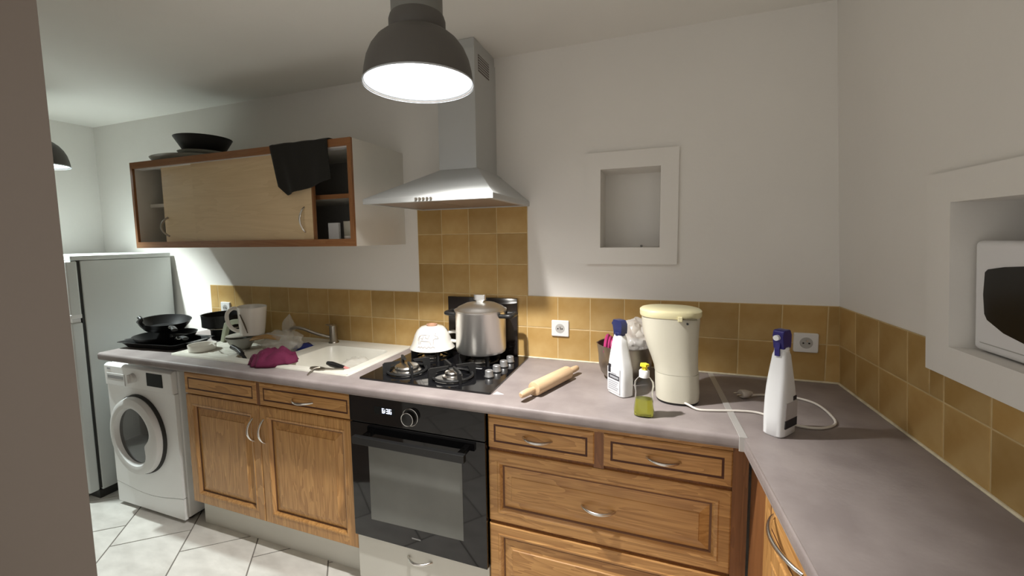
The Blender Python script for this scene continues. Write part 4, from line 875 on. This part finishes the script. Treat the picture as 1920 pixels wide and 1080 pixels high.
loft(bm, [[(x, y - 0.012, z), (x + dx_, y - 0.012, z + dz_), (x + dx_, y + 0.012, z + dz_), (x, y + 0.012, z)] for x, y, z, dx_, dz_ in ((-2.935, -0.235, gz, 0.026, 0.0), (-2.915, -0.235, gz + 0.06, 0.026, -0.006), (-2.895, -0.235, gz + 0.108, 0.020, -0.022), (-2.84, -0.235, gz + 0.128, 0.004, -0.026), (-2.785, -0.235, gz + 0.134, -0.006, -0.026), (-2.755, -0.235, gz + 0.120, -0.024, -0.014), (-2.748, -0.235, gz + 0.07, -0.026, 0.0))])
single('green_bracket', bm, GREENP, 'pale green plastic handle piece propped on the drainer beside the jug', 'plastic piece', (-2.93, -0.235, gz), bevel=0.004, seg=2)
single('small_dish', lathe(bmesh.new(), [(0.056, gz - 0.0035), (0.060, gz - 0.001), (0.064, gz + 0.028), (0.0635, gz + 0.030), (0.060, gz + 0.028), (0.055, gz + 0.003)], -2.862, -0.395, 40), CERAM, 'small white round dish at the front of the drainer', 'dish', (-2.862, -0.395, gz - 0.0035), smooth=True)
single('teaspoon', tube(bmesh.new(), [(-2.838, -0.40, gz + 0.008), (-2.80, -0.385, gz + 0.0335), (-2.725, -0.42, gz + 0.0345)], [0.004, 0.003, 0.0035], 8), CERAM, 'thin white spoon resting in the small dish', 'spoon', (-2.80, -0.385, gz), smooth=True)
sg = []
for (x, y, z, w_) in ((-2.572, -0.345, gz + 0.058, 0.012), (-2.560, -0.342, gz + 0.060, 0.018), (-2.505, -0.328, gz + 0.070, 0.018), (-2.485, -0.322, gz + 0.070, 0.008), (-2.430, -0.300, gz + 0.058, 0.006)):
    sg.append([(x, y - w_, z - 0.004), (x, y + w_, z + 0.010), (x, y + w_, z + 0.016), (x, y - w_, z + 0.002)])
single('wooden_spatula', loft(bmesh.new(), sg), SPOONW, 'brown wooden spatula lying between the jug and the clear bag', 'spatula', (-2.50, -0.32, gz + 0.07), bevel=0.002)
single('plastic_bag', blob((-2.475, -0.250, gz + 0.030), (0.112, 0.080, 0.062), 1.7, 0.32, 4, 1.9, gz - 0.06), FILM, 'crumpled clear plastic bag lying over the half bowl of the sink', 'plastic bag', (-2.475, -0.25, gz - 0.03), smooth=True)
single('plastic_bag', blob((-2.530, -0.150, gz + 0.085), (0.034, 0.030, 0.060), 5.2, 0.3, 3, 2.2), FILM, 'small clear crumpled wrapper standing up right of the white jug', 'wrapper', (-2.53, -0.15, gz + 0.03), smooth=True)
single('blue_wrapper', blob((-2.420, -0.165, gz - 0.030), (0.068, 0.044, 0.040), 8.4, 0.3, 3, 2.2), BLUEP, 'dark blue plastic wrapper in the half bowl of the sink', 'wrapper', (-2.42, -0.165, gz - 0.07), smooth=True)
single('black_ladle', tube(bmesh.new(), smoothpath([(-2.645, -0.395, gz + 0.030), (-2.585, -0.410, gz + 0.022), (-2.53, -0.430, gz + 0.006), (-2.50, -0.435, gz - 0.02)]), [0.012] * 12 + [0.008] * 7, 10), BLACKP, 'black ladle handle sticking out behind the magenta cloth', 'ladle', (-2.53, -0.43, gz - 0.02), smooth=True)
# magenta cloth over the sink edge
bm = bmesh.new(); NU, NV = 30, 20; rows_ = []
for j in range(NV + 1):
    row = []
    for i in range(NU + 1):
        u, v_ = i / NU * 2 - 1, j / NV * 2 - 1
        k = math.sqrt(max(0.0, 1 - 0.5 * v_ * v_)); k2 = math.sqrt(max(0.0, 1 - 0.5 * u * u))
        x = u * k * 0.108; y = v_ * k2 * 0.080
        n_ = noise.noise(Vector((u * 1.6, v_ * 1.3, 4.2))); edge = max(0.0, 1 - max(abs(u), abs(v_)) ** 3)
        x += 0.018 * n_; y += 0.020 * noise.noise(Vector((u * 2, v_ * 2, 9.0)))
        X = -2.300 + x * math.cos(-0.25) - y * math.sin(-0.25); Y = -0.452 + x * math.sin(-0.25) * -0.3 + y * math.cos(-0.25)
        sf = ZS if Y > SY0 - 0.004 else ZT
        z = sf + 0.003 + edge * (0.038 + 0.022 * n_ + 0.022 * abs(math.sin(u * 4.2 + v_ * 2.2)) + 0.014 * noise.noise(Vector((u * 4, v_ * 4, 1))))
        row.append((X, Y, max(z, sf + 0.002)))
    rows_.append(row)
loft(bm, rows_, False, False, closed=False)
o = single('magenta_cloth', bm, MAGENTA, 'crumpled magenta cloth lying over the front rim of the sink', 'cloth', (-2.30, -0.452, ZS), smooth=True)
md = o.modifiers.new('thickness', 'SOLIDIFY'); md.thickness = 0.002; md.offset = 1
# in the main bowl
single('plastic_punnet', blob((-1.995, -0.265, ZS - 0.075), (0.095, 0.095, 0.062), 2.6, 0.25, 4, 2.4, ZS - 0.146), FILM, 'crumpled clear plastic packaging inside the main sink bowl', 'packaging', (-1.995, -0.265, ZS - 0.146), smooth=True)
kf = thing('kitchen_knife', 'kitchen knife with black handle and pink collar in the sink', 'knife', (-2.05, -0.335, ZS - 0.03))
ob('handle', tube(bmesh.new(), [(-2.118, -0.318, ZS - 0.028), (-2.09, -0.322, ZS - 0.030), (-2.03, -0.330, ZS - 0.036), (-2.005, -0.333, ZS - 0.038)], [0.009, 0.0135, 0.012, 0.010], 12), BLACKP, kf, smooth=True)
ob('collar', tube(bmesh.new(), [(-2.005, -0.333, ZS - 0.038), (-1.978, -0.337, ZS - 0.041)], 0.0098, 12), PINK, kf, smooth=True)
ob('blade', loft(bmesh.new(), [[(-1.978, -0.3375, ZS - 0.049), (-1.978, -0.3360, ZS - 0.033)], [(-1.93, -0.3437, ZS - 0.056), (-1.93, -0.3425, ZS - 0.038)], [(-1.925, -0.344, ZS - 0.050), (-1.925, -0.3432, ZS - 0.044)]], False, False, closed=False), CHROME, kf)
ls = thing('serving_spoon', 'dark steel serving spoon lying across the front rim of the sink', 'spoon', (-2.0, -0.47, ZS))
ob('spoon_head', loft(bmesh.new(), [ring(-2.020, -0.480, ZS + z, a, b, 24, 2, -0.1) for z, a, b in ((0.0005, 0.020, 0.010), (0.002, 0.040, 0.017), (0.006, 0.044, 0.019), (0.004, 0.040, 0.016))]), DSTEEL, ls, smooth=True)
ob('spoon_handle', tube(bmesh.new(), [(-1.982, -0.478, ZS + 0.005), (-1.945, -0.468, ZS + 0.004), (-1.905, -0.452, ZS + 0.003)], [0.005, 0.004, 0.005], 8), DSTEEL, ls, smooth=True)
fk = single('fork', tube(bmesh.new(), smoothpath([(-2.018, -0.540, ZT + 0.003), (-2.028, -0.512, ZT + 0.008), (-2.022, -0.500, ZS + 0.008), (-2.005, -0.4825, ZS + 0.012)]), 0.0035, 8), DSTEEL, 'steel fork end hanging over the sink rim under the spoon', 'fork', (-2.02, -0.54, ZT), smooth=True)

# ------------------------------------------------------------------ niches
single('small_ball', lathe(bmesh.new(), [(0.001, 1.4262), (0.004, 1.4275), (0.0055, 1.4315), (0.004, 1.4355), (0.001, 1.4368)], -0.714, 0.012, 14), mat('dull_metal_ball', (0.20, 0.20, 0.19), 0.4, 0.5), 'tiny grey ball on the ledge of the small niche', 'ball', (-0.714, 0.012, 1.4262), smooth=True)
mw = thing('microwave', 'white microwave oven with dark barrel-shaped window in the right wall niche', 'microwave', (0.2, -0.85, 1.2035))
mf = lambda u, w_, d: MRt(u, w_, d)
ob('casing', B(-1.085, -0.612, 1.206, 1.452, 0.048, 0.36, f=mf), MICRO, mw, bevel=0.006, seg=3)
dr = ob('door', B(-1.085, -0.612, 1.2065, 1.4535, 0.022, 0.0475, f=mf), MICRO, mw, bevel=0.012, seg=4)
wl = [(-0.648, 1.292), (-0.644, 1.335), (-0.648, 1.384), (-0.656, 1.391), (-0.70, 1.399), (-0.76, 1.405), (-0.82, 1.405), (-0.88, 1.399), (-0.93, 1.390), (-0.938, 1.384), (-0.943, 1.335), (-0.938, 1.286), (-0.93, 1.280), (-0.88, 1.260), (-0.82, 1.248), (-0.76, 1.248), (-0.70, 1.260), (-0.656, 1.280)]
ob('window', prism(bmesh.new(), wl, 0.0205, 0.0225, mf), mat('microwave_window', (0.006, 0.006, 0.005), 0.25), dr)
ob('door_line', B(-1.07, -0.635, 1.2255, 1.2275, 0.0212, 0.0225, f=mf), SLOT, dr)
for w_ in (1.30, 1.38):
    bm = bmesh.new(); loft(bm, [[mf(-1.01 + r_ * math.cos(2 * PI * i / 24), w_ + r_ * math.sin(2 * PI * i / 24), d) for i in range(24)] for r_, d in ((0.022, 0.022), (0.020, 0.004))]); ob('dial', bm, MICRO, mw, smooth=True)
for u in (-1.05, -0.65):
    ob('foot', B(u - 0.015, u + 0.015, 1.2035, 1.2065, 0.06, 0.09, f=mf), BLACKP, mw)
fin(None)
